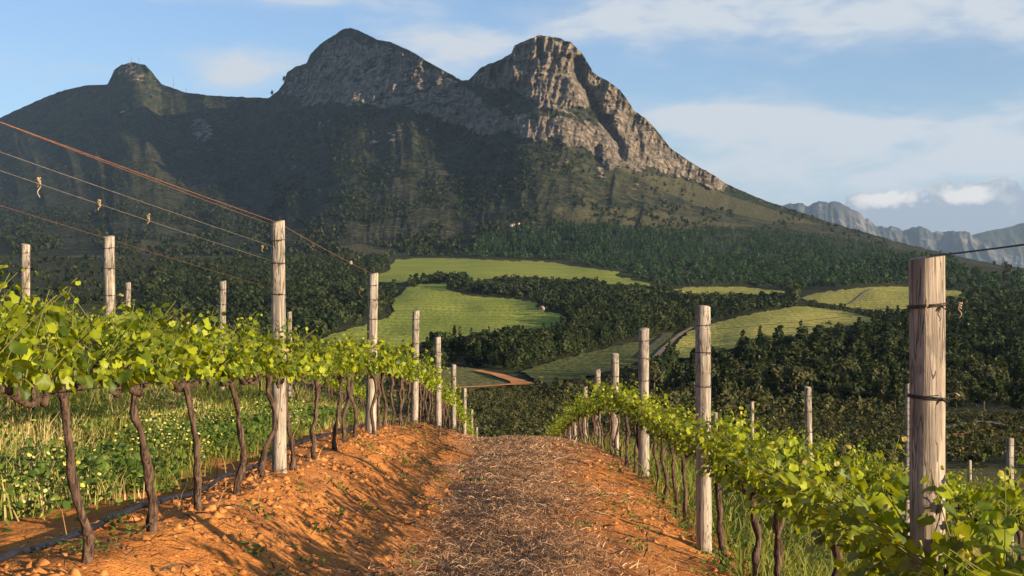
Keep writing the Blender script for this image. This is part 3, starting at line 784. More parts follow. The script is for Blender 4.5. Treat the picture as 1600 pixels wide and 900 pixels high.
L1P = [(434, 347, 10, .108), (583, 428, 16, .128), (650, 486, 22.3, .120), (684, 527, 28, .135), (709, 570, 36, .13), (726, 607, 45, .13), (737, 640, 53, .12), (745, 668, 61, .12)]
R1P = [(1448, 403, 4.8, .127), (1098, 480, 10.3, .121), (1006, 514, 15.8, .128), (961, 553, 21, .130), (933.5, 578, 26.3, .125), (914, 605, 32, .12), (898, 635, 38.5, .12), (890, 660, 46, .12)]
nth = ['first', 'second', 'third', 'fourth', 'fifth', 'sixth', 'seventh', 'eighth']
ll = ['tallest weathered grey post in the left row, nearest the camera', 'pale post in the left row, second from the camera',
      'third post of the left row, where the track starts to dip', 'fourth post of the left row, before the orange valley track',
      'fifth post of the left row, standing against the dark valley scrub', 'sixth post of the left row, half sunk behind the crest',
      'seventh post of the left row, only its upper half showing', 'farthest and shortest post of the left row at the crest']
rl = ['thick split wooden post in the right foreground, wire tied at its top', 'tall grey post with rough notched top in the right row, behind green leaves',
      'third post of the right row, leafy vine around its middle', 'fourth post of the right row, narrower than the notched post',
      'fifth post of the right row, standing against the dark scrub', 'sixth post of the right row near the crest',
      'seventh post of the right row, mostly hidden behind the crest', 'farthest short post of the right row, a stub at the crest']
L1Z = []; R1Z = []
for p_, lab in zip(L1P, ll):
    r_ = post(*p_, lab, ties=(.14, .32, .55, .9, 1.15)); L1Z.append((r_[1], p_[2], r_[2]))
for k, (p_, lab) in enumerate(zip(R1P, rl)):
    r_ = post(*p_, lab, big=(k == 0), ties=(.178, .515) if k == 0 else (.14, .36, .62)); R1Z.append((r_[1], p_[2], r_[2]))
post(170, 370, 13.9, .122, 'pale post standing above the leaves, taller of the two near the left edge')
post(348, 440, 19.4, .104, 'short pale post above the leaves, midway between the left edge and the tallest left post')
post(452, 488, 25, .098, 'faint post top just right of the tallest left post')
post(40, 382, 18.5, .127, 'leftmost post, rising from the leaves at the left edge')
post(200, 442, 23.5, .104, 'thin short post right of the two tall posts at the left edge')
post(1262, 605, 18.3, .10, 'slim post above the leaves, left of the split foreground post')
post(1175, 628, 22.6, .07, 'small thin post just right of the notched post, above the leaves')
post(1118, 645, 26.6, .09, 'short post stub beside the notched post')
post(1419, 600, 13.7, .06, 'thin ridged stake tight against the left side of the split post', ties=tuple(np.arange(.05, 1.5, .07)), stake=True, name='trellis_stake')
post(1578, 685, 23.5, .138, 'short grey post in the vines at the right edge')
post(1515, 720, 21, .062, 'thin pale stake in the vines right of the split post', name='trellis_stake', ties=(.2,))

# ------------------------------------------------------------------ wires
def wire(pts, r, mat, lab, name='trellis_wire'):
    pts = np.array(pts, float); out = []
    for a, b in zip(pts[:-1], pts[1:]):
        k = 8
        for s in np.arange(k) / k:
            q = a + (b - a) * s; q = q.copy(); q[2] -= .012 * 4 * s * (1 - s) * min(1, np.linalg.norm(b - a) / 6); out.append(q)
    out.append(pts[-1])
    mb = MB(); mb.tube(out, r, 6); o = mb.build(name, mat)
    return tag(o, lab, 'wire', 'trellis wires')
def rowwire(Zs, drop, side, first, r, mat, lab, end=None):
    pts = [first] + [(X + side * .062, d, zt - drop) for X, d, zt in Zs][:end]
    return wire(pts, r, mat, lab)
def pxp(x, y, d): return np.array([(x - CX) * d / F, d, (HY - y) * d / F])
ext = lambda p, q, t: p + (p - q) * t
a = pxp(0, 181, 4.42); b = np.array([L1Z[0][0] + .062, 10, L1Z[0][2] - .005])
rowwire(L1Z, .005, .062, ext(a, b, .75), .0019, RUST, 'topmost rusty wire running down the left row from the upper left corner', 2)
a2 = pxp(0, 190, 4.35)
rowwire(L1Z, .035, -.062, ext(a2, np.array([L1Z[0][0] - .062, 10, L1Z[0][2] - .035]), .75), .0012, RUST, 'rusty wire paired just beneath the topmost wire of the left row', 1)
a3 = pxp(0, 228, 4.4)
rowwire(L1Z, .20, .062, ext(a3, np.array([L1Z[0][0] + .06, 10, L1Z[0][2] - .2]), .75), .0015, STEEL, 'pale wire second from the top, over the left row', 1)
a4 = pxp(0, 265, 4.4)
rowwire(L1Z, .31, -.062, ext(a4, np.array([L1Z[0][0] - .06, 10, L1Z[0][2] - .31]), .75), .0012, STEEL, 'thin wire carrying dry tendrils, third from the top over the left row', 1)
a5 = pxp(0, 312, 4.4)
rowwire(L1Z, .52, .062, ext(a5, np.array([L1Z[0][0] + .06, 10, L1Z[0][2] - .52]), .75), .0006, RUST, 'faint lowest wire above the leaves of the left row', 1)
rowwire(L1Z, 1.12, .062, np.array([-1.72, 2.0, -.25]), .0022, DARKW, 'wire holding the vine arms of the left row')
top = np.array([R1Z[0][0], 4.8, R1Z[0][2] + .004])
wire([ext(pxp(1600, 380, 3.96), top, 2.0), top], .0032, DARKW, 'thick dark wire from the top of the split post to the right edge')
rowwire(R1Z[1:], .04, .06, top, .0009, DARKW, 'thin wire from the split post top down the right row')
rowwire(R1Z, .178, -.07, np.array([1.49, 2.0, .05]), .0009, DARKW, 'wire tied below the top of the split post, right row')
rowwire(R1Z, .515, .07, np.array([1.6, 2.0, -.28]), .0009, DARKW, 'wire tied halfway up the split post, right row')
rowwire(R1Z, 1.12, .07, np.array([1.6, 2.0, -.85]), .0022, DARKW, 'wire holding the vine arms of the right row')
# wire tails and dry tendrils
wire([pxp(1478, 624, 4.75), pxp(1495, 622, 4.7), pxp(1499, 618, 4.68), pxp(1493, 614, 4.68), pxp(1482, 616, 4.72)], .0022, STEEL, 'bent wire tail sticking out right of the split post', 'wire_tail')
def tendril(x, y, d, sc, lab, seed):
    r2 = np.random.default_rng(seed)
    mb = MB(); c = pxp(x, y, d)
    for k in range(3):
        t_ = np.linspace(0, 1, 16); ph = r2.random() * 6
        rr = sc * .17 * (1 - .3 * t_)
        P_ = c + np.stack([rr * np.cos(t_ * 9 + ph) * .8, rr * np.sin(t_ * 9 + ph) * .6, sc * (.35 - (.5 + .5 * r2.random()) * t_ * (1.5 if k == 0 else .7))], 1)
        mb.tube(P_, .0018 * (1 - .5 * t_) + .0008, 5)
    tag(mb.build('dried_tendril', TENDRIL), lab, 'tendril', 'dried tendrils on the wires')
tendril(61, 285, 4.75, .05, 'biggest curled dry tendril, on the wire near the left edge', 1)
tendril(155, 318, 5.4, .045, 'dry tendril hanging straight down, second from the left on the wire', 2)
tendril(232, 340, 6.2, .05, 'dry hooked tendril, third from the left on the wire', 3)
tendril(1500, 480, 4.7, .05, 'curled dry tendril hanging right of the split post', 4)
tendril(1448, 478, 4.72, .03, 'dry knot of tendril tied on the front of the split post', 5)
tendril(410, 387, 9.8, .05, 'tiny dry tendril just left of the tallest left post', 6)

# black irrigation pipe along the left row
py = np.concatenate([np.linspace(2.5, 12, 40), np.linspace(12.5, 30, 30)])
px = -2.03 + .03 * np.sin(py * .9)
mb = MB(); mb.tube(np.stack([px, py, G(px, py) + .035], 1), .0155, 10); tag(mb.build('irrigation_pipe', PIPE), 'black irrigation pipe lying behind the vine trunks of the left row', 'pipe')

# ------------------------------------------------------------------ vines
_an = np.array([90, 62, 40, 14, -12, -38, -66, -84, -96, -114, -142, -168, 166, 140, 118]) * math.pi / 180
_rr = np.array([1.0, .80, .90, .78, .88, .74, .76, .55, .55, .76, .74, .88, .78, .90, .80])
LEAF_T = np.stack([_rr * np.cos(_an) * .55, _rr * np.sin(_an) * .55 + .15, .10 * np.cos(_an * 2.5) - .12 * (_rr * np.abs(np.cos(_an)))], 1)
LEAF_V = np.concatenate([[[0, 0.02, .03]], LEAF_T])
LEAF_F = np.array([(0, 1 + k, 1 + (k + 1) % 15) for k in range(15)])
SML_V = np.array([(0, -.35, 0), (.45, -.05, -.08), (.32, .4, -.04), (0, .65, .02), (-.32, .4, -.04), (-.45, -.05, -.08), (0, .05, .07)])
SML_F = np.array([(6, k, (k + 1) % 6) for k in range(6)])

def leaves_from(rg, C, N, S, tone, detailed=True):
    TV, TF = (LEAF_V, LEAF_F) if detailed else (SML_V, SML_F)
    n = len(C)
    N = N / (np.linalg.norm(N, axis=1)[:, None] + 1e-9)
    dn = np.array([0, 0, -1.]) + rg.normal(size=(n, 3)) * .55
    b = dn - N * (dn * N).sum(1)[:, None]; b /= np.linalg.norm(b, axis=1)[:, None] + 1e-9
    a = np.cross(b, N)
    fold = .3 + 2.0 * rg.random(n); asp = .75 + .5 * rg.random(n)
    V = C[:, None] + S[:, None, None] * (TV[None, :, 0, None] * asp[:, None, None] * a[:, None] + TV[None, :, 1, None] * b[:, None] + (TV[None, :, 2, None] * fold[:, None, None]) * N[:, None])
    Fc = (TF[None] + (np.arange(n) * len(TV))[:, None, None]).reshape(-1, 3)
    T = np.repeat(tone, len(TV)) + (rg.random(n * len(TV)) - .5) * .16 * (np.repeat(tone, len(TV)) < .8); T[::len(TV)] += .10 * (tone < .75)
    return V.reshape(-1, 3), Fc, np.clip(T, 0, 1)

def canopy(rg, nshoot, lo, hi, spread, detailed, droop=.3, zc=.72, low=1.2, hang=.06, wide=.8, big=1.0):
    sh = MB(); C = []; N = []; S = []; T = []
    for k in range(nshoot):
        y0 = -.60 + 1.20 * (k + rg.random()) / nshoot
        L = lo + (hi - lo) * rg.random()
        lx = np.clip(rg.normal() * spread, -wide, wide); ly = np.clip(rg.normal() * .2, -.28, .28)
        m = 7; t_ = np.linspace(0, 1, m)
        bend = rg.normal() * .15; dr = droop * rg.random() ** 2
        zz = zc + .02 + L * t_ - dr * L * t_ ** 2.2 * 1.3
        P = np.stack([lx * t_ ** 1.2 * L * 1.25, y0 + (ly * t_ + bend * t_ ** 2) * L, zz], 1)
        sh.tube(P, .0032 * (1 - .7 * t_) + .0005, 4, cap=False)
        nl = int(L / .030)
        for q in range(nl):
            u = (q + .6) / nl
            pt = np.array([np.interp(u, t_, P[:, i]) for i in range(3)])
            side = 1 if q % 2 else -1
            an = k * 1.3 + side * 1.57 + rg.normal() * .7
            out = np.array([math.cos(an), math.sin(an), .25 - .3 * (1 - u) + .2 * rg.normal()])
            sz = (.040 + .044 * rg.random()) * (1 - .55 * sstep(.72, 1.0, u))
            C.append(pt + out * (.05 + .05 * rg.random()) * (1 - .5 * u)); N.append(out * .8 + np.array([0, 0, .55]) + rg.normal(size=3) * .35)
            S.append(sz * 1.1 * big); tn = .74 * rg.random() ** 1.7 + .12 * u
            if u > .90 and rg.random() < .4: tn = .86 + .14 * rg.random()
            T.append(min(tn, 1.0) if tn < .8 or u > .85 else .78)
    # low leaves hanging round the arm
    for k in range(int(nshoot * low)):
        an = rg.random() * 6.283
        out = np.array([math.cos(an), math.sin(an) * .6, .1 + .4 * rg.random()])
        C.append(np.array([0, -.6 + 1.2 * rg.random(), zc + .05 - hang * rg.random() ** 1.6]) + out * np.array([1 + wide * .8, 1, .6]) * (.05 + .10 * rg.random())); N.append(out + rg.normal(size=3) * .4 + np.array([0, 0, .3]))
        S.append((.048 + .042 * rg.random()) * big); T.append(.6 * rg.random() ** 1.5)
    V, Fc, TT = leaves_from(rg, np.array(C), np.array(N), np.array(S), np.array(T), detailed)
    return sh, V, Fc, TT

def trunk_mb(rg, lean=(0, 0), zc=.70, r0=.036, n=9, kink=.035):
    mb = MB(); m = 16; t_ = np.linspace(0, 1, m)
    ph = rg.random(4) * 60; env = np.minimum(1, np.minimum(t_, 1 - t_) * 5)
    x = lean[0] * t_ + kink * env * (2.6 * (vnoise(t_ * 3.2 + ph[0], ph[1] + 0 * t_, 4) - .5) + 1.2 * (vnoise(t_ * 9 + ph[1], ph[0] + 0 * t_, 5) - .5))
    y = lean[1] * t_ + kink * env * (3.6 * (vnoise(t_ * 2.9 + ph[2], ph[3] + 0 * t_, 6) - .5) + 1.4 * (vnoise(t_ * 8 + ph[3], ph[2] + 0 * t_, 7) - .5))
    R = r0 * (1.0 - .30 * t_ + .45 * np.exp(-t_ * 9) + .38 * np.exp(-((t_ - 1) / .09) ** 2) + .10 * np.sin(t_ * 23 + ph[1]) + .13 * rg.normal(size=m))
    mb.tube(np.stack([x, y, -.08 + (zc + .08) * t_], 1), R, n, True, .22, rg)
    return mb, (x[-1], y[-1])

def arm_mb(rg, sgn, top, zc=.70, far=.62, r0=.0165):
    mb = MB(); m = 13; t_ = np.linspace(0, 1, m); ph = rg.random(3) * 6
    y = top[1] + sgn * (far - sgn * top[1]) * t_
    x = top[0] * (1 - t_) + .022 * np.sin(t_ * 6 + ph[0]) * t_
    z = zc - .01 + .035 * np.sin(t_ * 5.2 + ph[1]) * np.minimum(1, t_ * 3) + .012 * np.sin(t_ * 15 + ph[2])
    R = r0 * (1.15 - .45 * t_ + .16 * np.sin(t_ * 19 + ph[0]) + .1 * rg.normal(size=m))
    mb.tube(np.stack([x, y, z], 1), np.maximum(R, .006), 8, True, .13, rg)
    for k in range(4):                                   # spurs
        u = (k + .5 + .4 * rg.random()) / 4; i = int(u * (m - 1))
        b = np.array([x[i], y[i], z[i]])
        mb.tube([b, b + np.array([.012 * rg.normal(), .015 * rg.normal(), .045]), b + np.array([.02 * rg.normal(), .02 * rg.normal(), .075])], [.010, .009, .006], 6, True, .15, rg)
    return mb

def build_vine(rg, detailed, lean=(0, 0), ns=15, lo=.30, hi=.50, spread=.35, droop=.3, zc=.70, r0=.036, kink=.027, **kw):
    root = empty('grapevine', (0, 0, 0))
    mb, top = trunk_mb(rg, lean, zc, r0, 10 if detailed else 7, kink); mb.build('trunk', BARK, root)
    for s in (-1, 1): arm_mb(rg, s, top, zc).build('vine_arm', BARK, root)
    sh, V, Fc, T = canopy(rg, ns, lo, hi, spread, detailed, droop, zc, **kw)
    sh.build('shoots', SHOOT, root)
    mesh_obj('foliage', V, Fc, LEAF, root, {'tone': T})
    return root

def copy_vine(src):
    r = src.copy(); COL.objects.link(r)
    for ch in src.children:
        c = ch.copy(); COL.objects.link(c); c.parent = r
    return r

rv = np.random.default_rng(21)
def ord_(n):
    return ['first', 'second', 'third', 'fourth', 'fifth', 'sixth', 'seventh', 'eighth', 'ninth', 'tenth'][n]

def place(v, X, d, rz=0.0):
    z = float(G(np.array(X), np.array(d), False)) - .02
    v.location = (X, d, z)
    sl = math.atan((float(G(np.array(X), np.array(d + .6), False)) - float(G(np.array(X), np.array(d - .6), False))) / 1.2)
    v.rotation_euler = (sl if abs(rz) < 1 else -sl, 0, rz)

# left row: hand set near vines (base position, lean towards the cordon top)
L1V = [(3.35, (0, 0)), (4.22, (-.04, .05)), (5.41, (-.06, -.20)), (6.35, (-.05, -.15)), (7.34, (-.05, -.20)), (8.42, (-.04, -.18)), (9.32, (.0, .06))]
llab = ['grapevine just outside the left edge whose arm and leaves reach in', 'grapevine at the left edge showing only its arm and bright leaves',
        'leftmost grapevine with its whole twisted trunk in view', 'dark S-bent grapevine trunk, second from the left edge',
        'grapevine beside the flowers, third whole trunk from the left edge', 'slender leaning grapevine trunk, fourth from the left edge',
        'grapevine whose trunk stands tight left of the tallest left post']
for (d, ln), lab in zip(L1V, llab):
    v = build_vine(rv, True, ln, 31, .16, .40, .42, .2, .765, .022, .030, big=.72, low=1.5)
    place(v, -1.75, d); tag(v, lab, 'grapevine', 'grapevines of the left row')
protoD = [build_vine(rv, True, (rv.normal() * .03, rv.normal() * .10), 25, .17, .43, .45, .3, .73, .022, wide=.7, big=.76) for _ in range(4)]
protoF = [build_vine(rv, False, (rv.normal() * .03, rv.normal() * .10), 17, .18, .48, .45, .3, .73, .024, wide=.7, big=.95) for _ in range(5)]
usedp = {}
def get(protos):
    p = protos[int(rv.integers(0, len(protos)))]
    if p.name in usedp: return copy_vine(p)
    usedp[p.name] = 1; return p

def which(d, posts, side):
    k = max([i for i, p in enumerate(posts) if p[2] <= d] + [-1])
    return k
cnt = {}
def row(X, d0, d1, step, labelf, group, dj=.08):
    d = d0; i = 0
    while d < d1:
        v = get(protoD if d < 15 else protoF)
        place(v, X + rv.normal() * .02, d + rv.normal() * dj, math.pi if rv.random() < .5 else 0.0)
        s = .94 + .12 * rv.random(); v.scale = (s, 1, s)
        tag(v, labelf(d, i), 'grapevine', group)
        d += step; i += 1
def l_lab(d, i):
    k = which(d, L1P, 'l')
    if k >= 2: return ('small far grapevine in the left row between its third and fourth posts' if k == 2 else
                       'tiny far grapevine in the left row, between its fourth and fifth posts' if k == 3 else 'far grapevine in the left row beyond its fifth post, near the crest')
    c = cnt[('l', k)] = cnt.get(('l', k), -1) + 1
    return f'{ord_(c)} grapevine past the {"tallest" if k == 0 else "second"} post of the left row'
row(-1.70, 10.3, 56, 1.03, l_lab, 'grapevines of the left row')
# right row
R1V = [(3.15, 0), (4.2, 0), (5.25, 0), (6.3, 0), (7.4, 0), (8.4, 0), (9.5, 0)]
rlab = ['nearest right grapevine, big bright leaves in the bottom right corner', 'grapevine around the foot of the split post, its leaves hiding the trunk',
        'leafy grapevine left of the split post, thick trunk stub at the bottom', 'grapevine with a thick trunk at the bottom edge left of the split post',
        'leaning reddish grapevine trunk second left of the thick trunk stub', 'grapevine with a forked trunk head between the notched and split posts',
        'thin straight grapevine trunk right beside the notched post']
for (d, _), lab in zip(R1V, rlab):
    v = build_vine(rv, True, (rv.normal() * .03, rv.normal() * .05), 30 if d < 6 else 22, .26, .52, .7 if d < 6 else .5, .55, .70, .030, low=6.5 if d < 6 else 2.4, hang=.34 if d < 6 else .12, wide=1.0 if d < 6 else .7, big=.92 if d < 6 else .86)
    place(v, 1.55, d); tag(v, lab, 'grapevine', 'grapevines of the right row')
def r_lab(d, i):
    k = which(d, R1P, 'r')
    if k >= 3: return ('small far grapevine in the right row between its fourth and fifth posts' if k == 3 else 'far grapevine in the right row beyond its fifth post, near the crest')
    c = cnt[('r', k)] = cnt.get(('r', k), -1) + 1
    return f'{ord_(c)} grapevine past the {"notched post" if k == 1 else "third post"} of the right row'
row(1.58, 10.55, 52, 1.03, r_lab, 'grapevines of the right row')
row(-4.3, 9.2, 40, 1.05, lambda d, i: 'grapevine of the second row on the left, half hidden behind the near row', 'grapevines of the second left row')
row(-6.9, 16, 38, 1.05, lambda d, i: 'grapevine of the third row on the left, glimpsed behind two nearer rows', 'grapevines of the third left row')
row(4.15, 9.6, 36, 1.05, lambda d, i: 'grapevine in the second row on the right, its top above the near leaves', 'grapevines of the second right row')
row(6.65, 15.5, 36, 1.05, lambda d, i: 'grapevine in the third row on the right, behind the split post', 'grapevines of the third right row')
row(9.05, 20.5, 38, 1.05, lambda d, i: 'grapevine in the fourth row at the right edge, around the short grey post', 'grapevines of the fourth right row')
row(11.5, 27.5, 40, 1.05, lambda d, i: 'grapevine in the farthest row at the right edge', 'grapevines of the farthest right row')
for p in protoD + protoF:
    if p.name not in usedp:
        for c in list(p.children): bpy.data.objects.remove(c)
        bpy.data.objects.remove(p)

# ------------------------------------------------------------------ ground cover
def blades(name, label, X, Y, H, W, mat, tone, lean=.35, cat=None, lie=False, seed=1):
    r2 = np.random.default_rng(seed); n = len(X)
    Z = G(X, Y)
    B = np.stack([X, Y, Z - .01], 1)
    an = r2.random(n) * 6.283
    w = np.stack([np.cos(an), np.sin(an), 0 * an], 1) * W[:, None]
    if lie:
        di = r2.random(n) * 6.283; el = .05 + .35 * r2.random(n) ** 2
        D = np.stack([np.cos(di) * np.cos(el), np.sin(di) * np.cos(el), np.sin(el)], 1)
        w = np.cross(D, np.array([0, 0, 1.])) ; w /= np.linalg.norm(w, axis=1)[:, None]; w = w * W[:, None] + np.array([0, 0, 1]) * (W * r2.normal(size=n) * .5)[:, None]
        B[:, 2] += .018 + .03 * r2.random(n)
        mid = B + D * (H * .5)[:, None] + np.array([0, 0, 1]) * (.02 * r2.random(n))[:, None]
        tip = B + D * H[:, None] - np.array([0, 0, 1]) * (.015 * r2.random(n) + np.sin(el) * H * .5)[:, None]
    else:
        dx = r2.normal(size=(n, 2)) * lean
        mid = B + np.stack([dx[:, 0] * .35, dx[:, 1] * .35, np.full(n, .6)], 1) * H[:, None]
        tip = B + np.stack([dx[:, 0], dx[:, 1], np.full(n, 1.)], 1) * H[:, None]
    V = np.stack([B - w, B + w, mid + w * .7, mid - w * .7, tip], 1).reshape(-1, 3)
    i = (np.arange(n) * 5)[:, None]
    o = mesh_obj(name, V, [i + np.array([[0, 1, 2, 3]]), i + np.array([[3, 2, 4]])], mat, attrs={'tone': np.repeat(tone, 5)})
    return tag(o, label, cat, kind='stuff')

r3 = np.random.default_rng(77)
def ypos(n, a, b): return a * (b / a) ** r3.random(n)
# tall grass between the left rows
n = 60000; Y = ypos(n, 3.6, 34); X = -2.15 - 6.0 * r3.random(n) ** 1.2 * np.clip(Y / 9, .5, 1)
pt = fbm(X * .8, Y * .5, 33, 3)
keep = r3.random(n) < np.clip(.25 + 1.3 * (pt - .25) + .5 * (X < -2.6), 0, 1) * sstep(-2.15, -2.65, X + .12 * r3.normal(size=n) + .5 * (1 - sstep(6, 8.5, Y))); X, Y, pt = X[keep], Y[keep], pt[keep]
H = (.16 + .42 * r3.random(len(X))) * (.5 + .9 * pt) * np.interp(X, [-4.8, -3.6, -2.5], [1.25, .85, .40]); tone = np.clip(.15 + .5 * r3.random(len(X)) + 1.0 * (fbm(X * .8 + 5, Y * .4, 35, 3) - .43) * 2.4, 0, 1)
blades('grass', 'long green and golden grass behind the left row of vines', X, Y, H, .0022 + .0026 * r3.random(len(X)) + Y * .00018, GRASS, tone, .3, 'grass', seed=2)
# grass under and right of the right row
n = 30000; Y = ypos(n, 4.0, 30); X = 1.5 + 6.5 * r3.random(n) ** 1.5 * np.clip(Y / 10, .35, 1)
pt = fbm(X * 1.1, Y * .7, 43, 3); keep = r3.random(n) < np.clip(1.6 * (pt - .22), 0, 1) * sstep(1.42, 1.95, X + .12 * r3.normal(size=n)); X, Y = X[keep], Y[keep]
blades('grass', 'rough green grass under and beyond the right row of vines', X, Y, .10 + .30 * r3.random(len(X)), .003 + .004 * r3.random(len(X)) + Y * .0002, GRASS, np.clip(r3.random(len(X)) * .75, 0, 1), .4, 'grass', seed=3)
# straw on the track
n = 90000; Y = ypos(n, 5.0, 40); X = .10 + .60 * r3.normal(size=n)
kp = r3.random(n) < np.clip(np.interp(X, [-2.0, -1.1, -.5, -.1, .4, .9, 1.4], [.0, .14, .5, 1, .62, .2, .08]) + 1.1 * (fbm(X * 1.5, Y * .8, 45, 3) - .5), 0, 1); X, Y = X[kp], Y[kp]
blades('dry_grass', 'mown dry grass strewn along the middle of the track', X, Y, .04 + .13 * r3.random(len(X)), .0008 + .0011 * r3.random(len(X)) + Y * .00012, STRAW, np.clip(.1 + .9 * r3.random(len(X)) ** 1.2, 0, 1), lie=True, cat='dry grass', seed=4)
# dead stalks standing on the left bank
n = 110; Y = ypos(n, 6.0, 24); X = -2.1 + .75 * r3.random(n)
blades('dry_stalks', 'sparse dry stalks on the orange bank of the left row', X, Y, .06 + .32 * r3.random(n) ** 2.5, .0011 + .0010 * r3.random(n) + Y * .0001, STRAW, .2 + .6 * r3.random(n), .5, 'dry stalks', seed=5)

n = 2600; Y = ypos(n, 4.8, 26); X = -2.1 + 3.6 * r3.random(n)
blades('prunings', 'dark bits of vine prunings and dead stems scattered on the soil', X, Y, .05 + .22 * r3.random(n) ** 2, .0022 + .002 * r3.random(n) + Y * .00012, BARK, r3.random(n), lie=True, cat='prunings', seed=15)

def leafy(name, label, X, Y, Zr, S, mat, tone, cat, seed):
    r2 = np.random.default_rng(seed); n = len(X)
    C = np.stack([X, Y, G(X, Y) + Zr], 1)
    N = np.stack([r2.normal(size=n) * .6, -.3 + r2.normal(size=n) * .6, .8 + 0 * X], 1)
    V, Fc, T = leaves_from(r2, C, N, S, tone, False)
    return tag(mesh_obj(name, V, Fc, mat, attrs={'tone': T}), label, cat, kind='stuff')
def clumps(n, m, yr_, xr, rad, fn=None):
    cy = ypos(n, *yr_); cx = xr[0] + (xr[1] - xr[0]) * r3.random(n)
    if fn is not None:
        k = fn(cx, cy); cx, cy = cx[k], cy[k]
    X = (cx[:, None] + r3.normal(size=(len(cx), m)) * rad).ravel(); Y = (cy[:, None] + r3.normal(size=(len(cx), m)) * rad).ravel()
    return X, Y
X, Y = clumps(760, 46, (4.2, 24), (-4.6, -2.15), .10, lambda x, y: (fbm(x * .9, y * .6, 51, 3) > .40) & (x < -2.25 - .35 * r3.random(len(x)) - .25 * (1 - sstep(6, 8.5, y))))
leafy('weeds', 'leafy green weeds among the flowers behind the left row', X, Y, .02 + .26 * r3.random(len(X)) ** 1.3, .022 + .038 * r3.random(len(X)), WEED, .8 * r3.random(len(X)), 'weeds', 6)
X, Y = clumps(46, 56, (4.2, 17), (-4.2, -2.2), .11, lambda x, y: fbm(x * .9 + 2, y * .6, 52, 3) > .42)
leafy('wildflowers', 'pale yellow wildflowers blooming behind the left row', X, Y, .16 + .26 * r3.random(len(X)), .011 + .016 * r3.random(len(X)), FLOWER, r3.random(len(X)), 'wildflowers', 7)
X, Y = clumps(150, 24, (5.5, 26), (-2.0, 1.7), .045, lambda x, y: np.abs(x) > .2 + .9 * r3.random(len(x)))
leafy('weeds', 'small green weeds sprouting on the bare track', X, Y, .01 + .05 * r3.random(len(X)), .012 + .02 * r3.random(len(X)), WEED, .7 * r3.random(len(X)), 'weeds', 8)
X, Y = clumps(230, 34, (4.4, 20), (1.35, 3.4), .08, lambda x, y: x > 1.4 + .3 * r3.random(len(x)))
leafy('weeds', 'green weeds at the foot of the right row', X, Y, .02 + .14 * r3.random(len(X)), .018 + .03 * r3.random(len(X)), WEED, .8 * r3.random(len(X)), 'weeds', 9)

# clods of earth
r4 = np.random.default_rng(15)
n = 11000; Y = 4.6 * (40 / 4.6) ** r4.random(n); X = np.where(r4.random(n) < .62, -2.2 + 1.5 * r4.random(n), -.8 + 2.5 * r4.random(n))
kp = r4.random(n) < np.clip(.15 + 2.2 * (fbm(X * 1.6, Y, 66, 3) - .35), 0, 1); X, Y = X[kp], Y[kp]; n = len(X)
S = .008 + .035 * r4.random(n) ** 3.2
oc = np.array([(1, 0, 0), (.3, .95, 0), (-.8, .6, 0), (-.8, -.6, 0), (.3, -.95, 0), (0, 0, .8), (.55, .3, .5), (-.4, .35, .55), (-.1, -.55, .5)])
of = np.array([(0, 1, 6), (1, 2, 7), (2, 3, 7), (3, 4, 8), (4, 0, 8), (0, 6, 8), (1, 7, 6), (3, 8, 7), (5, 6, 7), (5, 7, 8), (5, 8, 6)])
an = r4.random(n) * 6.283; jit = 1 + .35 * (r4.random((n, 9, 3)) - .5) * 2
V = oc[None] * jit * S[:, None, None]
V = np.stack([V[..., 0] * np.cos(an)[:, None] - V[..., 1] * np.sin(an)[:, None], V[..., 0] * np.sin(an)[:, None] + V[..., 1] * np.cos(an)[:, None], V[..., 2]], -1)
V += np.stack([X, Y, G(X, Y) - .003], 1)[:, None]
tag(mesh_obj('soil_clods', V.reshape(-1, 3), (of[None] + (np.arange(n) * 9)[:, None, None]).reshape(-1, 3), CLOD), 'crumbly orange clods of earth on the bank and track', 'soil', kind='stuff')

# ------------------------------------------------------------------ air
m, t, out = new_mat('haze_air')
vol = nd(t, 'ShaderNodeVolumePrincipled', {'Color': (.55, .76, 1.0, 1), 'Density': 1.8e-5, 'Anisotropy': .2})
t.links.new(vol.outputs[0], out.inputs['Volume'])
mb = MB(); mb.box((0, 11100, 950), (29000, 23400, 2020)); hz = mb.build('haze', m, smooth=False)
tag(hz, 'thin bluish haze over the valley', kind='stuff')

# ------------------------------------------------------------------ light
SUN_AZ, SUN_EL = rad(124), rad(9.5)
S = Vector((math.sin(SUN_AZ) * math.cos(SUN_EL), math.cos(SUN_AZ) * math.cos(SUN_EL), math.sin(SUN_EL)))
sl = bpy.data.lights.new('sun', 'SUN'); sl.energy = 5.0; sl.angle = rad(.55); sl.color = (1.0, .80, .56)
so = bpy.data.objects.new('sun', sl); COL.objects.link(so)
so.rotation_euler = (-S).to_track_quat('-Z', 'Y').to_euler()

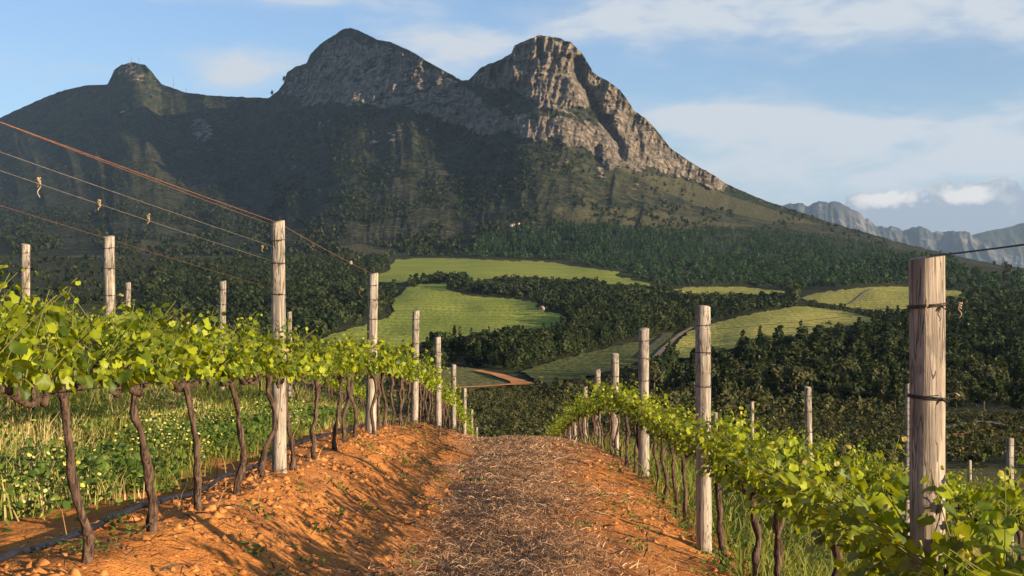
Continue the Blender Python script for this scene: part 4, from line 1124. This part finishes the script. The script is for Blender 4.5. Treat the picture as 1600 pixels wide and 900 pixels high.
w = bpy.data.worlds.new('World'); scene.world = w; w.use_nodes = True
t = w.node_tree; t.nodes.clear()
out = t.nodes.new('ShaderNodeOutputWorld')
sk = nd(t, 'ShaderNodeTexSky', sky_type='NISHITA'); sk.sun_disc = False
sk.sun_elevation = SUN_EL; sk.sun_rotation = SUN_AZ; sk.altitude = 300; sk.air_density = 1.0; sk.dust_density = .3; sk.ozone_density = 2.4
dirv = nd(t, 'ShaderNodeTexCoord').outputs['Generated']
sx = nd(t, 'ShaderNodeSeparateXYZ', {0: dirv})
az = mth(t, 'ARCTAN2', sx.outputs[0], sx.outputs[1]); el = mth(t, 'ARCSINE', sx.outputs[2])
def blob(x0, y0, rx, ry, soft=1.0):
    a0 = math.atan((x0 - CX) / F); e0 = math.atan((HY - y0) / F)
    u = mth(t, 'DIVIDE', mth(t, 'SUBTRACT', az, a0), rx / F); v = mth(t, 'DIVIDE', mth(t, 'SUBTRACT', el, e0), ry / F)
    r2_ = mth(t, 'ADD', mth(t, 'MULTIPLY', u, u), mth(t, 'MULTIPLY', v, v))
    return mth(t, 'POWER', 2.718, mth(t, 'MULTIPLY', r2_, -soft))
def add(*a):
    r_ = a[0]
    for b_ in a[1:]: r_ = mth(t, 'ADD', r_, b_)
    return r_
def mul(a, b): return mth(t, 'MULTIPLY', a, b)
cv = nd(t, 'ShaderNodeCombineXYZ', {0: mul(az, 1.0), 1: mul(el, 3.2), 2: 0.0}).outputs[0]
wisp = remap(t, noise(t, cv, 8.0, 8, .55, .5), .28, .72)
wisp2 = remap(t, noise(t, cv, 26.0, 7, .58, .4), .28, .72)
veil = add(mul(blob(1500, 250, 520, 75), .95), mul(blob(1110, 186, 150, 24), .8), mul(blob(1300, 28, 430, 50), .85), mul(blob(985, 36, 120, 26), .70),
           mul(blob(405, 112, 85, 30), 1.05), mul(blob(700, 74, 90, 34), 1.0), mul(blob(1590, 30, 60, 70), .30), mul(blob(300, 5, 420, 14), .45), mul(blob(60, 130, 200, 40), .25), mul(blob(1350, 200, 260, 20), .2))
veil = mul(veil, add(.26, mul(wisp, .78), mul(wisp2, .36)))
veil = mth(t, 'ADD', veil, mul(mul(wisp, wisp2), .24))
veil = remap(t, veil, .05, .85, 0, .95)
# small cumulus heads over the far range
cu = noise(t, nd(t, 'ShaderNodeCombineXYZ', {0: az, 1: mul(el, 1.25), 2: 3.0}).outputs[0], 40.0, 8, .62, .2)
cu = remap(t, cu, .33, .67)
heads = add(mul(blob(1372, 332, 50, 26), .8), mul(blob(1508, 324, 38, 30), 1.0), mul(blob(1570, 338, 75, 34), .95), mul(blob(1440, 346, 120, 26), 1.0), mul(blob(1680, 332, 90, 34), .9))
cum = mul(remap(t, add(heads, mul(mth(t, 'SUBTRACT', cu, .5), 1.1)), .34, .56), remap(t, heads, .10, .32))
lit = remap(t, add(mul(blob(1385, 315, 36, 14), .8), mul(blob(1508, 314, 26, 16), 1.1), mul(mth(t, 'SUBTRACT', cu, .5), .7), mul(mth(t, 'SUBTRACT', el, math.atan(118 / F)), 6.0)), .15, .8)
K = 10.0
skyc = mix(t, 1.0, sk.outputs[0], (.94, .95, 1.10), 'MULTIPLY')
skyc = mix(t, .10, skyc, (.26 * K, .31 * K, .37 * K))
skyc = mix(t, mul(remap(t, el, .13, .03), .7), skyc, (.19 * K, .27 * K, .37 * K))
skyc = mix(t, veil, skyc, (.36 * K, .385 * K, .415 * K))
skyc = mix(t, mul(cum, .9), skyc, mix(t, lit, (.20 * K, .23 * K, .275 * K), (.50 * K, .475 * K, .45 * K)))
bg = nd(t, 'ShaderNodeBackground', {'Color': skyc, 'Strength': .085})
t.links.new(bg.outputs[0], out.inputs[0])

# ------------------------------------------------------------------ camera and render
cam = bpy.data.cameras.new('camera'); co = bpy.data.objects.new('camera', cam); COL.objects.link(co)
cam.sensor_width = 36; cam.lens = F / 1600 * 36; cam.clip_start = .05; cam.clip_end = 40000
co.location = (0, 0, 0); co.rotation_euler = (rad(90), 0, 0)
scene.camera = co
vs = scene.view_settings; vs.view_transform = 'Standard'; vs.look = 'None'; vs.exposure = 1.15; vs.gamma = 1; vs.use_curve_mapping = False
scene.render.engine = 'CYCLES'
cy = scene.cycles
cy.use_denoising = True
try: cy.denoiser = 'OPENIMAGEDENOISE'
except Exception: pass
cy.max_bounces = 6; cy.diffuse_bounces = 3; cy.transmission_bounces = 3; cy.volume_bounces = 1; cy.transparent_max_bounces = 4
cy.sample_clamp_indirect = 6
